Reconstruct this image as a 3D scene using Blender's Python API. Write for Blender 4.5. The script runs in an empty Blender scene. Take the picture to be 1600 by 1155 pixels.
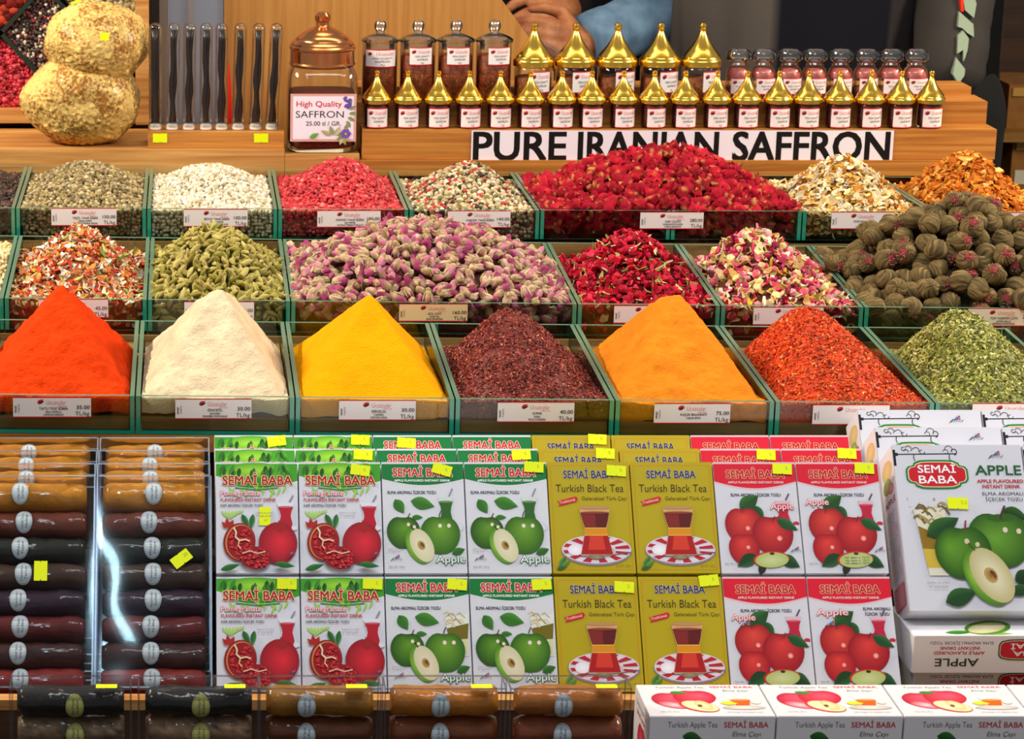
import bpy, bmesh, math, random
import numpy as np
from mathutils import Matrix, Vector, noise as mnoise

random.seed(7); rng = np.random.default_rng(7)
SC = bpy.context.scene
COL = SC.collection

# ------------------------------------------------------------------ camera
FPX, CX, CY = 4050.0, 290.0, 577.5          # focal length and principal point in pixels of a 1600 x 1155 frame
PITCH = math.radians(14.7); HC = 1.65
SE, CE = math.sin(PITCH), math.cos(PITCH)
cam_d = bpy.data.cameras.new('camera'); cam = bpy.data.objects.new('camera', cam_d); COL.objects.link(cam)
cam.location = (0, 0, HC); cam.rotation_euler = (math.pi/2 - PITCH, 0, 0)
cam_d.sensor_fit = 'HORIZONTAL'; cam_d.sensor_width = 36; cam_d.lens = FPX/1600*36
cam_d.shift_x = (800-CX)/1600; cam_d.clip_start = .05; cam_d.clip_end = 60
cam_d.dof.use_dof = True; cam_d.dof.focus_distance = 2.85; cam_d.dof.aperture_fstop = 22
SC.camera = cam

# ------------------------------------------------------------------ world, lamps, exposure
W = bpy.data.worlds.new('hall_air'); SC.world = W; W.use_nodes = True
W.node_tree.nodes['Background'].inputs[0].default_value = (.95, .93, .92, 1); W.node_tree.nodes['Background'].inputs[1].default_value = .22
def area(name, loc, target, sx, sy, power, col):
    d = bpy.data.lights.new(name, 'AREA'); d.shape = 'RECTANGLE'; d.size = sx; d.size_y = sy; d.energy = power; d.color = col
    o = bpy.data.objects.new(name, d); COL.objects.link(o); o.location = loc
    o.rotation_euler = (Vector(target)-Vector(loc)).to_track_quat('-Z', 'Y').to_euler(); return o
area('strip_lamp', (-1.15, 2.95, 2.05), (.35, 2.95, .9), .8, .30, 30, (1, .88, .70))
area('strip_lamp', (2.15, 2.95, 2.05), (.85, 2.95, .9), .8, .30, 30, (1, .87, .68))
area('strip_lamp', (.55, 1.95, 2.3), (.55, 2.7, .85), 1.5, .25, 12, (.96, .97, 1))
area('back_lamp', (.6, 3.55, 2.2), (.6, 3.6, 1.0), 1.4, .2, 6, (1, .82, .55))
vs = SC.view_settings; vs.view_transform = 'Standard'; vs.look = 'None'; vs.gamma = 1; vs.use_curve_mapping = False
vs.exposure = 0.36
SC.display_settings.display_device = 'sRGB'
cy = SC.cycles
cy.use_denoising = True; cy.max_bounces = 8; cy.diffuse_bounces = 3; cy.glossy_bounces = 3
cy.transmission_bounces = 4; cy.transparent_max_bounces = 24; cy.caustics_reflective = False; cy.caustics_refractive = False
cy.sample_clamp_indirect = 4

# ------------------------------------------------------------------ pixel to place
def ray(px, py):
    a = (px-CX)/FPX; b = -(py-CY)/FPX
    return Vector((a, CE+b*SE, -SE+b*CE))
EYE = Vector((0, 0, HC))
def P(px, py, z): return EYE + ray(px, py)*z
def PY(px, py, y): d = ray(px, py); return EYE + d*(y/d.y)
def PZ(px, py, zz): d = ray(px, py); return EYE + d*((zz-HC)/d.z)

# ------------------------------------------------------------------ colours and materials
def lin(c):
    if isinstance(c, str):
        c = c.lstrip('#'); c = [int(c[i:i+2], 16)/255 for i in (0, 2, 4)]
    return tuple((x/12.92 if x <= .04045 else ((x+.055)/1.055)**2.4) for x in c[:3])
MATS = {}
def newmat(name):
    m = bpy.data.materials.new(name); m.use_nodes = True; MATS[name] = m
    return m, m.node_tree.nodes, m.node_tree.links, m.node_tree.nodes['Principled BSDF']
def plain(name, col, rough=.5, metal=0., spec=.5, coat=0., bump=0., bscale=200., coatr=.05, noisecol=None, nscale=60., bdist=.002):
    m, N, L, b = newmat(name)
    b.inputs['Base Color'].default_value = (*lin(col), 1); b.inputs['Roughness'].default_value = rough
    b.inputs['Metallic'].default_value = metal; b.inputs['Specular IOR Level'].default_value = spec
    b.inputs['Coat Weight'].default_value = coat; b.inputs['Coat Roughness'].default_value = coatr
    if bump or noisecol:
        tc = N.new('ShaderNodeTexCoord')
    if bump:
        t = N.new('ShaderNodeTexNoise'); t.inputs['Scale'].default_value = bscale; t.inputs['Detail'].default_value = 3
        L.new(tc.outputs['Object'], t.inputs['Vector'])
        bp = N.new('ShaderNodeBump'); bp.inputs['Strength'].default_value = bump; bp.inputs['Distance'].default_value = bdist
        L.new(t.outputs['Fac'], bp.inputs['Height']); L.new(bp.outputs['Normal'], b.inputs['Normal'])
    if noisecol:
        t2 = N.new('ShaderNodeTexNoise'); t2.inputs['Scale'].default_value = nscale; t2.inputs['Detail'].default_value = 4
        L.new(tc.outputs['Object'], t2.inputs['Vector'])
        r = N.new('ShaderNodeValToRGB'); r.color_ramp.elements[0].position = .35; r.color_ramp.elements[1].position = .68
        r.color_ramp.elements[0].color = (*lin(noisecol), 1); r.color_ramp.elements[1].color = (*lin(col), 1)
        L.new(t2.outputs['Fac'], r.inputs['Fac']); L.new(r.outputs['Color'], b.inputs['Base Color'])
    return m
def attr_mat(name, rough=.5, spec=.5, bump=0., bscale=300., coat=0., sub=0., bdist=.001, metal=0.):
    m, N, L, b = newmat(name)
    a = N.new('ShaderNodeAttribute'); a.attribute_name = 'Col'; L.new(a.outputs['Color'], b.inputs['Base Color'])
    b.inputs['Roughness'].default_value = rough; b.inputs['Specular IOR Level'].default_value = spec
    b.inputs['Coat Weight'].default_value = coat; b.inputs['Metallic'].default_value = metal
    if bump:
        tc = N.new('ShaderNodeTexCoord'); t = N.new('ShaderNodeTexNoise'); t.inputs['Scale'].default_value = bscale; t.inputs['Detail'].default_value = 4
        L.new(tc.outputs['Object'], t.inputs['Vector'])
        bp = N.new('ShaderNodeBump'); bp.inputs['Strength'].default_value = bump; bp.inputs['Distance'].default_value = bdist
        L.new(t.outputs['Fac'], bp.inputs['Height']); L.new(bp.outputs['Normal'], b.inputs['Normal'])
    return m
def clear(name, tint, ior=1.45, rough=.03, gloss=1.0, base=.0):
    m = bpy.data.materials.new(name); m.use_nodes = True; MATS[name] = m
    N, L = m.node_tree.nodes, m.node_tree.links; N.clear()
    out = N.new('ShaderNodeOutputMaterial'); t = N.new('ShaderNodeBsdfTransparent'); g = N.new('ShaderNodeBsdfGlossy')
    t.inputs['Color'].default_value = (*tint, 1); g.inputs['Roughness'].default_value = rough; g.inputs['Color'].default_value = (1, 1, 1, 1)
    fr = N.new('ShaderNodeFresnel'); fr.inputs['IOR'].default_value = ior
    ma = N.new('ShaderNodeMath'); ma.operation = 'MULTIPLY_ADD'; ma.inputs[1].default_value = gloss; ma.inputs[2].default_value = base; ma.use_clamp = True
    mx = N.new('ShaderNodeMixShader')
    L.new(fr.outputs[0], ma.inputs[0]); L.new(ma.outputs[0], mx.inputs[0]); L.new(t.outputs[0], mx.inputs[1]); L.new(g.outputs[0], mx.inputs[2])
    L.new(mx.outputs[0], out.inputs['Surface']); return m
def wood(name, c1, c2, scale=(3, 60, 60), rough=.45, knots=.5):
    m, N, L, b = newmat(name)
    tc = N.new('ShaderNodeTexCoord'); mp = N.new('ShaderNodeMapping'); mp.inputs['Scale'].default_value = scale
    L.new(tc.outputs['Object'], mp.inputs['Vector'])
    n1 = N.new('ShaderNodeTexNoise'); n1.inputs['Scale'].default_value = 1.6; n1.inputs['Detail'].default_value = 5; n1.inputs['Distortion'].default_value = knots
    L.new(mp.outputs[0], n1.inputs['Vector'])
    r = N.new('ShaderNodeValToRGB'); r.color_ramp.elements[0].position = .32; r.color_ramp.elements[1].position = .66
    r.color_ramp.elements[0].color = (*lin(c1), 1); r.color_ramp.elements[1].color = (*lin(c2), 1)
    L.new(n1.outputs['Fac'], r.inputs['Fac']); L.new(r.outputs['Color'], b.inputs['Base Color'])
    b.inputs['Roughness'].default_value = rough
    bp = N.new('ShaderNodeBump'); bp.inputs['Strength'].default_value = .15; bp.inputs['Distance'].default_value = .001
    L.new(n1.outputs['Fac'], bp.inputs['Height']); L.new(bp.outputs['Normal'], b.inputs['Normal'])
    return m

PRINT = attr_mat('printed_card', .5, .18)
PAPER = attr_mat('printed_paper', .6, .25)
GRAIN = attr_mat('grain', .5, .35)
PETAL = attr_mat('dried_petal', .75, .15, .4, 500)
PEPPER = attr_mat('peppercorn', .42, .45, .5, 700, bdist=.0006)
TEABALL = attr_mat('rolled_tea_leaf', .7, .25, .5, 400)
CLOTH = attr_mat('cloth', .85, .15, .5, 500)
SKIN = plain('skin', '#b4754a', .5, spec=.35, bump=.2, bscale=250, noisecol='#96552f', nscale=40)
WOODL = wood('ash_wood', '#a86a2e', '#d6a05a')
WOODH = wood('honey_wood', '#9c5a1c', '#c88638', (3, 60, 90))
WOODV = wood('veneer_upright', '#a46c2c', '#bb8440', (55, 8, 2.6), .5, .3)
WOODD = wood('dark_wood', '#2a170b', '#4b2c14')
WOODP = wood('pale_wood', '#6e4e28', '#a07c48')
GLASS = clear('greenish_glass', (.93, .97, .93), 1.45, .02, .8)
EDGE, _N, _L, _b = newmat('glass_edge')
_b.inputs['Base Color'].default_value = (.012, .25, .155, 1); _b.inputs['Roughness'].default_value = .12; _b.inputs['Specular IOR Level'].default_value = .9
_b.inputs['Coat Weight'].default_value = .6
RIM = plain('lit_glass_rim', '#5c7c66', .25, spec=.6)  # paler grey-green paints in the overhead lamps' gleam on the panes' top edges
JARG = clear('jar_glass', (.985, .99, .98), 1.45, .02, .75, .004)
PLAST = clear('clear_plastic', (.97, .97, .98), 1.35, .05, .45, 0)
PLEDGE = clear('plastic_fold', (.72, .70, .76), 1.5, .25, .7, .08)
GOLD = plain('polished_gold', '#f8cc58', .2, 1.0)
COPPER = plain('polished_copper', '#dc9460', .2, 1.0)
SAFF = plain('saffron_threads', '#7c1c0c', .6, bump=.8, bscale=350, noisecol='#460b05', nscale=250)
STICK = plain('price_sticker_yellow', '#d2e600', .5)
DARK = plain('dark_void', '#120c08', .9)

# ------------------------------------------------------------------ object helpers
def link(o): COL.objects.link(o); return o
def setp(o, label=None, cat=None, group=None, kind=None):
    if label: o['label'] = label
    if cat: o['category'] = cat
    if group: o['group'] = group
    if kind: o['kind'] = kind
    return o
def root(name, label, cat, loc=(0, 0, 0), rot=(0, 0, 0), group=None):
    o = bpy.data.objects.new(name, None); o.empty_display_size = .02; o.location = loc; o.rotation_euler = rot
    link(o); return setp(o, label, cat, group)
class MB:
    def __init__(s): s.v = []; s.f = []; s.c = []; s.m = []
    def add(s, vs, fs, col=(1, 1, 1), M=None, mat=0):
        n = len(s.v)
        for q in vs:
            s.v.append(tuple(M @ Vector(q)) if M is not None else tuple(q))
        if col and isinstance(col[0], (tuple, list)): s.c.extend(col)
        else: s.c.extend([col]*len(vs))
        for q in fs: s.f.append([n+i for i in q]); s.m.append(mat)
        return s
    def box(s, x0, x1, y0, y1, z0, z1, col=(1, 1, 1), M=None, mat=0):
        return s.add([(x, y, z) for z in (z0, z1) for y in (y0, y1) for x in (x0, x1)],
                     [(0, 2, 3, 1), (4, 5, 7, 6), (0, 1, 5, 4), (2, 6, 7, 3), (0, 4, 6, 2), (1, 3, 7, 5)], col, M, mat)
    def hexa(s, p8, col=(1, 1, 1), mats=(0,)*6):
        fs = [(0, 2, 3, 1), (4, 5, 7, 6), (0, 1, 5, 4), (2, 6, 7, 3), (0, 4, 6, 2), (1, 3, 7, 5)]   # bottom, top, front, back, left, right
        n = len(s.v); s.v.extend([tuple(p) for p in p8]); s.c.extend([col]*8)
        for q, m in zip(fs, mats): s.f.append([n+i for i in q]); s.m.append(m)
        return s
    def lathe(s, prof, n=20, col=(1, 1, 1), M=None, mat=0, cap0=True, cap1=True, sq=0.):
        vs = []; cs = []
        per = isinstance(col, list)
        for j, (r, z) in enumerate(prof):
            for i in range(n):
                a = 2*math.pi*i/n; k = 1.
                if sq: k = 1/((abs(math.cos(a))**sq+abs(math.sin(a))**sq)**(1/sq))
                vs.append((r*k*math.cos(a), r*k*math.sin(a), z)); cs.append(col[j] if per else col)
        fs = [(j*n+i, j*n+(i+1) % n, (j+1)*n+(i+1) % n, (j+1)*n+i) for j in range(len(prof)-1) for i in range(n)]
        if cap0: fs.append(tuple(range(n-1, -1, -1)))
        if cap1: fs.append(tuple((len(prof)-1)*n+i for i in range(n)))
        return s.add(vs, fs, cs, M, mat)
    def tube(s, pts, r, n=6, col=(1, 1, 1), mat=0):
        pts = [Vector(p) for p in pts]; vs = []
        for i, p in enumerate(pts):
            d = (pts[min(i+1, len(pts)-1)]-pts[max(i-1, 0)]).normalized()
            a = d.orthogonal().normalized() if i == 0 else (a0 - d*a0.dot(d)).normalized()
            a0 = a; b = d.cross(a); rr = r[i] if isinstance(r, (list, tuple)) else r
            vs += [p+(a*math.cos(t)+b*math.sin(t))*rr for t in [2*math.pi*k/n for k in range(n)]]
        fs = [(j*n+i, j*n+(i+1) % n, (j+1)*n+(i+1) % n, (j+1)*n+i) for j in range(len(pts)-1) for i in range(n)]
        fs += [tuple(range(n-1, -1, -1)), tuple((len(pts)-1)*n+i for i in range(n))]
        return s.add(vs, fs, col, None, mat)
    def mesh(s, name, mats, smooth=None, origin=None):
        me = bpy.data.meshes.new(name)
        v = s.v if origin is None else [(a-origin[0], b-origin[1], c-origin[2]) for a, b, c in s.v]
        me.from_pydata(v, [], s.f)
        at = me.color_attributes.new('Col', 'FLOAT_COLOR', 'POINT')
        at.data.foreach_set('color', np.c_[np.array(s.c, dtype=np.float32).reshape(-1, 3), np.ones(len(s.c), dtype=np.float32)].ravel())
        for m in (mats if isinstance(mats, (list, tuple)) else [mats]): me.materials.append(m)
        me.polygons.foreach_set('material_index', s.m)
        if smooth is not None:
            me.polygons.foreach_set('use_smooth', [True]*len(me.polygons))
            if smooth < 180: me.set_sharp_from_angle(angle=math.radians(smooth))
        me.update(); return me
    def build(s, name, mats, parent=None, smooth=None, origin=None):
        return part(name, s.mesh(name, mats, smooth, origin), parent)
def part(name, me, parent=None, loc=None, rot=None):
    o = bpy.data.objects.new(name, me); link(o); o.parent = parent
    if loc is not None: o.location = loc
    if rot is not None: o.rotation_euler = rot
    return o
def np_mesh(name, V, F, C, mat, smooth=True):
    me = bpy.data.meshes.new(name); V = np.asarray(V, np.float32); F = np.asarray(F, np.int32); n, m = len(V), len(F); k = F.shape[1]
    me.vertices.add(n); me.vertices.foreach_set('co', V.ravel())
    me.loops.add(m*k); me.loops.foreach_set('vertex_index', F.ravel())
    me.polygons.add(m); me.polygons.foreach_set('loop_start', np.arange(0, m*k, k, dtype=np.int32))
    me.polygons.foreach_set('use_smooth', np.full(m, smooth))
    at = me.color_attributes.new('Col', 'FLOAT_COLOR', 'POINT'); at.data.foreach_set('color', np.c_[C, np.ones(n)].astype(np.float32).ravel())
    me.materials.append(mat); me.update(calc_edges=True); me.validate(); return me
def copy_tree(o, loc=None, parent=None):
    c = o.copy(); link(c); c.parent = parent
    if loc is not None: c.location = loc
    for ch in list(o.children): copy_tree(ch, None, c)
    return c

# ------------------------------------------------------------------ flat print: lettering and pictures as thin coloured shapes
_tc = {}
def text_geo(s, bold):
    k = (s, bold)
    if k not in _tc:
        cu = bpy.data.curves.new('t', 'FONT'); cu.body = s; cu.size = 1; cu.offset = bold; cu.resolution_u = 3; cu.fill_mode = 'FRONT'
        o = bpy.data.objects.new('t', cu); link(o); dg = bpy.context.evaluated_depsgraph_get(); ev = o.evaluated_get(dg); me = ev.to_mesh()
        v = np.array([p.co[:2] for p in me.vertices]).reshape(-1, 2); f = [tuple(p.vertices) for p in me.polygons]
        ev.to_mesh_clear(); bpy.data.objects.remove(o); bpy.data.curves.remove(cu)
        if len(v): v[:, 0] -= v[:, 0].min()
        _tc[k] = (v, f)
    return _tc[k]
CAPH = None
class Art:
    """a printed sheet: coordinates in its own units, y downwards; each shape lies a hair above the one before"""
    def __init__(s, w, h, step=3e-5): s.w, s.h, s.step = w, h, step; s.items = []; s.n = 0
    def shape(s, pts, faces, col, dn=1.):
        s.n += dn
        if isinstance(col, str): col = lin(col)
        cs = [lin(c) if isinstance(c, str) else c for c in col] if isinstance(col, list) else [col]*len(pts)
        s.items.append((np.array(pts, float).reshape(-1, 2), faces, cs, s.n)); return s
    def poly(s, pts, col): return s.shape(pts, [tuple(range(len(pts)))], col)
    def rect(s, x0, y0, x1, y1, col, c2=None, nx=1):
        pts = []; cs = []
        for i in range(nx+1):
            x = x0+(x1-x0)*i/nx; pts += [(x, y0), (x, y1)]; cs += [col, c2 or col]
        return s.shape(pts, [(2*i, 2*i+1, 2*i+3, 2*i+2) for i in range(nx)], cs)
    def ell(s, cx, cy, rx, ry, col, c2=None, rot=0, n=22, off=(0, 0), sq=2.):
        cr, sr = math.cos(math.radians(rot)), math.sin(math.radians(rot)); pts = []
        if c2 is not None: pts.append((cx+off[0], cy+off[1]))
        for i in range(n):
            a = 2*math.pi*i/n; ca, sa = math.cos(a), math.sin(a); k = 1/((abs(ca)**sq+abs(sa)**sq)**(1/sq)); x, y = rx*ca*k, ry*sa*k
            pts.append((cx+x*cr-y*sr, cy+x*sr+y*cr))
        if c2 is None: return s.poly(pts, col)
        return s.shape(pts, [(0, i+1, (i+1) % n+1) for i in range(n)], [c2]+[col]*n)
    def oval(s, cx, cy, rx, ry, col, n=10):
        pts = []
        for i in range(n+1):
            y = -math.cos(math.pi*i/n); x = math.sqrt(max(0, 1-y*y)); pts += [(cx-rx*x, cy+ry*y), (cx+rx*x, cy+ry*y)]
        return s.shape(pts, [(2*i, 2*i+2, 2*i+3, 2*i+1) for i in range(n)], col)
    def apple(s, cx, cy, rx, ry, col, c2, n=26, off=(-.25, -.3)):
        pts = [(cx+off[0]*rx, cy+off[1]*ry)]
        for i in range(n):
            a = 2*math.pi*i/n; d = 1-.16*math.exp(-((a-1.5*math.pi)/.32)**2)-.05*math.exp(-((a-.5*math.pi)/.3)**2)
            k = 1.0+.05*math.sin(a*1)*-1
            pts.append((cx+rx*math.cos(a)*d*k, cy+ry*math.sin(a)*d))
        return s.shape(pts, [(0, i+1, (i+1) % n+1) for i in range(n)], [c2]+[col]*n)
    def leaf(s, x, y, L, w, ang, col, c2=None):
        c, q = math.cos(math.radians(ang)), math.sin(math.radians(ang)); up = []; dn = []
        for i in range(8):
            t = i/7; b = w*math.sin(math.pi*t**.8)*.5; up.append((t*L, -b)); dn.append((t*L, b))
        p = lambda u, v: (x+u*c-v*q, y+u*q+v*c)
        mid = [p(t*L/7, 0) for t in range(8)]
        pts = [p(*u) for u in up]+mid+[p(*u) for u in dn]
        fs = [(i, i+1, 9+i, 8+i) for i in range(7)]+[(8+i, 9+i, 17+i, 16+i) for i in range(7)]
        return s.shape(pts, fs, [c2 or col]*8+[col]*8+[col]*8)
    def line(s, pts, w, col):
        pts = [Vector(p) for p in pts]; a = []
        for i, p in enumerate(pts):
            d = (pts[min(i+1, len(pts)-1)]-pts[max(i-1, 0)]); d = d.normalized() if d.length else Vector((1, 0)); nn = Vector((-d.y, d.x))*w/2
            a += [tuple(p+nn), tuple(p-nn)]
        return s.shape(a, [(2*i, 2*i+1, 2*i+3, 2*i+2) for i in range(len(pts)-1)], col)
    def text(s, x, y, t, cap, col, fit=None, bold=0., rot=0, align='L', outl=None, skew=0.):
        """baseline at y, capitals cap units high; fit = total width"""
        global CAPH
        if CAPH is None: CAPH = text_geo('H', 0.)[0][:, 1].max()
        v, f = text_geo(t, -.004 if bold < 0 else 0.)
        if not len(v): return s
        k = cap/CAPH; w0 = v[:, 0].max(); bx = max(bold, 0)*cap; kx = ((fit-2*bx)/w0) if fit else k
        X = v[:, 0]*kx+bx; Y = v[:, 1]*k*(1-1.2*max(bold, 0))+bx*.6; w1 = w0*kx+2*bx
        if align == 'C': X = X-w1/2
        elif align == 'R': X = X-w1
        X = X+skew*Y; c, q = math.cos(math.radians(rot)), math.sin(math.radians(rot))
        def stamp(rs, cc):      # the same letters set several times a little apart make them heavier
            for r, m in rs:
                for i in range(m):
                    a = 2*math.pi*(i+.5)/m; dx, dy = r*cap*math.cos(a), r*cap*.8*math.sin(a)
                    s.shape([(x+(p+dx)*c+(w+dy)*q, y+(p+dx)*q-(w+dy)*c) for p, w in zip(X, Y)], f, cc, .5 if m > 1 else 1.)
        big = [(0, 1)] if bold <= .012 else ([(bold, 4)] if bold < .07 else [(bold, 6), (bold*.5, 4)])
        if outl: e = max(bold, 0)+outl[1]; stamp([(e, 8)]+big, outl[0])
        stamp(big, col); return s
    def logo(s, x, y, k=1., rot=0):
        """little bird-like mark over a scribbled signature"""
        s.line([(x-9*k, y+4*k), (x-5*k, y), (x+5*k, y-1*k)], .8*k, '#333338')
        s.line([(x-7*k, y+3*k), (x-5*k, y+1*k), (x-4*k, y+3.5*k), (x-2*k, y), (x-1*k, y+3*k), (x+1*k, y), (x+2*k, y+3*k), (x+4*k, y+.3*k), (x+5*k, y+3*k), (x+8*k, y+.5*k)], .7*k, '#3b3b44')
        s.leaf(x-2*k, y-1*k, 6*k, 2.5*k, -25, '#3a78c8'); s.ell(x+3.2*k, y-3.6*k, 1.5*k, 1.5*k, '#d22a2a', n=8); return s
    def emit(s, mb, to3):
        """to3(x, y, lift) gives the place in space"""
        for pts, fs, cs, n in s.items:
            mb.add([to3(p[0], p[1], n*s.step) for p in pts], [tuple(reversed(f)) for f in fs], cs)
        return mb
def flat(art, w, h, x0=0., z1=None, y=0.):
    """sheet standing in the local x-z plane facing -y, width w and height h, centred on x0, top at z1"""
    z1 = h if z1 is None else z1; kx, kz = w/art.w, h/art.h
    return lambda a, b, l: (x0-w/2+a*kx, y-l, z1-b*kz)
def wrap(art, w, h, R, z1, phi=0.):
    """sheet wound around a vertical cylinder of radius R, its middle facing -y turned by phi"""
    k = w/art.w; kz = h/art.h
    def to3(a, b, l):
        t = phi+(a-art.w/2)*k/R; r = R+l
        return (r*math.sin(t), -r*math.cos(t), z1-b*kz)
    return to3

# ------------------------------------------------------------------ hall
def struct(name, mb, mat, smooth=None):
    o = mb.build(name, mat, None, smooth); o['kind'] = 'structure'; return o
FLOORM = plain('stone_floor', '#3a3028', .6, noisecol='#2a221c', nscale=3)
WALLM = plain('dim_plaster', '#2a1c12', .9, noisecol='#171008', nscale=2)
struct('floor', MB().box(-3, 5, -.5, 7, -.05, 0), FLOORM)
struct('wall_back', MB().box(-3, 5, 7, 7.1, 0, 3.4), WALLM)

# ------------------------------------------------------------------ tray rows: rims measured at front and back
ROW = {1: dict(zf=3.26, zb=3.53, yf=lambda x: 325+.0044*(x-24), yb=lambda x: 260+.012*(x-40), dx=0.),
       2: dict(zf=2.983, zb=3.245, yf=lambda x: 468.5+.0103*(x-231), yb=lambda x: 370.5+.0128*(x-229), dx=.005),
       3: dict(zf=2.673, zb=2.957, yf=lambda x: 619+.0092*(x-210), yb=lambda x: 500.5+.009*(x-215), dx=-.003)}
def rimX(X, r, back):
    R = ROW[r]; z = R['zb'] if back else R['zf']; px = CX+(X+R['dx'])*FPX/z
    return P(px, (R['yb'] if back else R['yf'])(px), z)
XK = lambda k: -.049+.165*k
HT = .037
def tray(r, k0, label, open_right=True):
    x0, x1 = XK(k0)+.0008, XK(k0+1)-.0008; T = .0046
    FL, FR, BL, BR = rimX(x0, r, 0), rimX(x1, r, 0), rimX(x0, r, 1), rimX(x1, r, 1)
    dn = Vector((0, 0, -HT)); ax = (FR-FL).normalized(); ay = (BL-FL).normalized()
    base = (FL+FR+BL+BR)/4+dn
    t = root('glass_tray', label, 'tray', base)
    def slab(name, a, b, th):      # pane from a to b with thickness vector th
        q = [a+dn, b+dn, a+dn+th, b+dn+th, a, b, a+th, b+th]
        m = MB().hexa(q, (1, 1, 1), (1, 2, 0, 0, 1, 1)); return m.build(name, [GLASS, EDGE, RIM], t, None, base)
    def side(a, b):
        q = [a+dn, a+ax*T+dn, b+dn, b+ax*T+dn, a, a+ax*T, b, b+ax*T]
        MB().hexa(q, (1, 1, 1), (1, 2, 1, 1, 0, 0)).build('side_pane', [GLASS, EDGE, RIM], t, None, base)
    side(FL, BL); side(FR-ax*T, BR-ax*T)
    e = ax*(T+.0003)
    slab('front_pane', FL+e, FR-e, ay*T); slab('back_pane', BL+e-ay*T, BR-e-ay*T, ay*T)
    q = [FL+dn-Vector((0, 0, .004)), FR+dn-Vector((0, 0, .004)), BL+dn-Vector((0, 0, .004)), BR+dn-Vector((0, 0, .004)), FL+dn, FR+dn, BL+dn, BR+dn]
    MB().hexa(q, (1, 1, 1), (0, 0, 1 if r == 3 else 0, 0, 0, 0)).build('tray_floor', [GLASS, EDGE], t, None, base)
    if r == 3:      # raised wooden bottom under the powder
        up = Vector((0, 0, .013)); i1 = ax*.0056+ay*.0056; i2 = -ax*.0056+ay*.0056
        q = [FL+dn+i1, FR+dn+i2, BL+dn+ax*.0056-ay*.006, BR+dn-ax*.0056-ay*.006]; q += [p+up for p in q]; MB().hexa(q).build('raised_bottom', WOODP, t, None, base)
    return t, base
# stepped wooden stand under the trays, and the ledge and steps behind them
SHELF = {}
def stand_box(r, name, x0, x1, y0, y1, z0, z1, m): STAND = SHELF[r]; SO = STAND.location; MB().box(x0, x1, y0, y1, z0, z1).build(name, m, STAND, None, SO)
for r in (3, 2, 1):
    STAND = SHELF[r] = root('tray_shelf', 'wooden shelf board on a dark riser under the %s row of glass trays' % {1: 'top', 2: 'middle', 3: 'lowest'}[r], 'shelf', (.6, 2.7+.3*(3-r), 0)); SO = STAND.location
    a, b = rimX(-.4, r, 0), rimX(-.4, r, 1); c, d = rimX(1.45, r, 0), rimX(1.45, r, 1)
    dn = Vector((0, 0, -HT-.0045)); lo = Vector((0, 0, -.018))
    f = Vector((0, -.004, 0)) if r != 3 else Vector((0, 0, 0)); bk = Vector((0, .012, 0)) if r != 1 else Vector((0, .004, 0))
    q = [a+dn+lo+f, c+dn+lo+f, b+dn+lo+bk, d+dn+lo+bk, a+dn+f, c+dn+f, b+dn+bk, d+dn+bk]
    MB().hexa(q).build('step_board', WOODP if r < 3 else WOODH, STAND, None, SO)
    zt = min(a.z, c.z)+dn.z+lo.z
    stand_box(r, 'step_riser', -.45, 1.5, a.y+.02, a.y+.04, .0, zt-.004, WOODD)
for xx in (-.45, .5, 1.48):
    stand_box(1, 'stand_post', xx, xx+.04, 3.3, 3.36, 0, .62, WOODD)

TL = {1: ['of dark brown allspice berries', 'of tan green peppercorns', 'of white peppercorns', 'of red peppercorns', 'of mixed peppercorns',
          'of crimson flowers, next to the mixed peppercorns', 'of crimson flowers, next to the orange peel', 'of pale orange peel tea', 'of orange brown dried peel'],
      2: ['of pale granules at the row end', 'of mixed vegetable flakes', 'of green cardamom pods', 'of pink rosebuds, next to the cardamom', 'of pink rosebuds, next to the red petals',
          'of small red rose petals', 'of cream and pink potpourri', 'of rolled jasmine tea balls, next to the potpourri', 'of rolled jasmine tea balls at the row end'],
      3: ['of red paprika powder', 'of cream ginger powder', 'of yellow turmeric powder', 'of maroon sumac flakes', 'of orange cajun powder', 'of red chilli flakes', 'of green dried herb']}
RN = {1: 'top', 2: 'middle', 3: 'lowest'}
TRAYS = {}
for r in (1, 2, 3):
    for i, s in enumerate(TL[r]):
        kk = i-1 if r == 3 else i-2
        TRAYS[r, kk] = tray(r, kk, 'open glass tray in the %s row %s' % (RN[r], s))

# ------------------------------------------------------------------ value noise for heaps (numpy)
_lat = rng.random((64, 64, 64)).astype(np.float32)
def vnoise(p, s):
    q = np.asarray(p)*s+17.3; i = np.floor(q).astype(int); f = q-i; f = f*f*(3-2*f); r = 0
    for dx in (0, 1):
        for dy in (0, 1):
            for dz in (0, 1):
                w = (f[:, 0] if dx else 1-f[:, 0])*(f[:, 1] if dy else 1-f[:, 1])*(f[:, 2] if dz else 1-f[:, 2])
                r = r+w*_lat[(i[:, 0]+dx) % 64, (i[:, 1]+dy) % 64, (i[:, 2]+dz) % 64]
    return r-.5
def fbm(p, s, o=3): return sum(vnoise(p, s*2**k)*.55**k for k in range(o))

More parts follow.
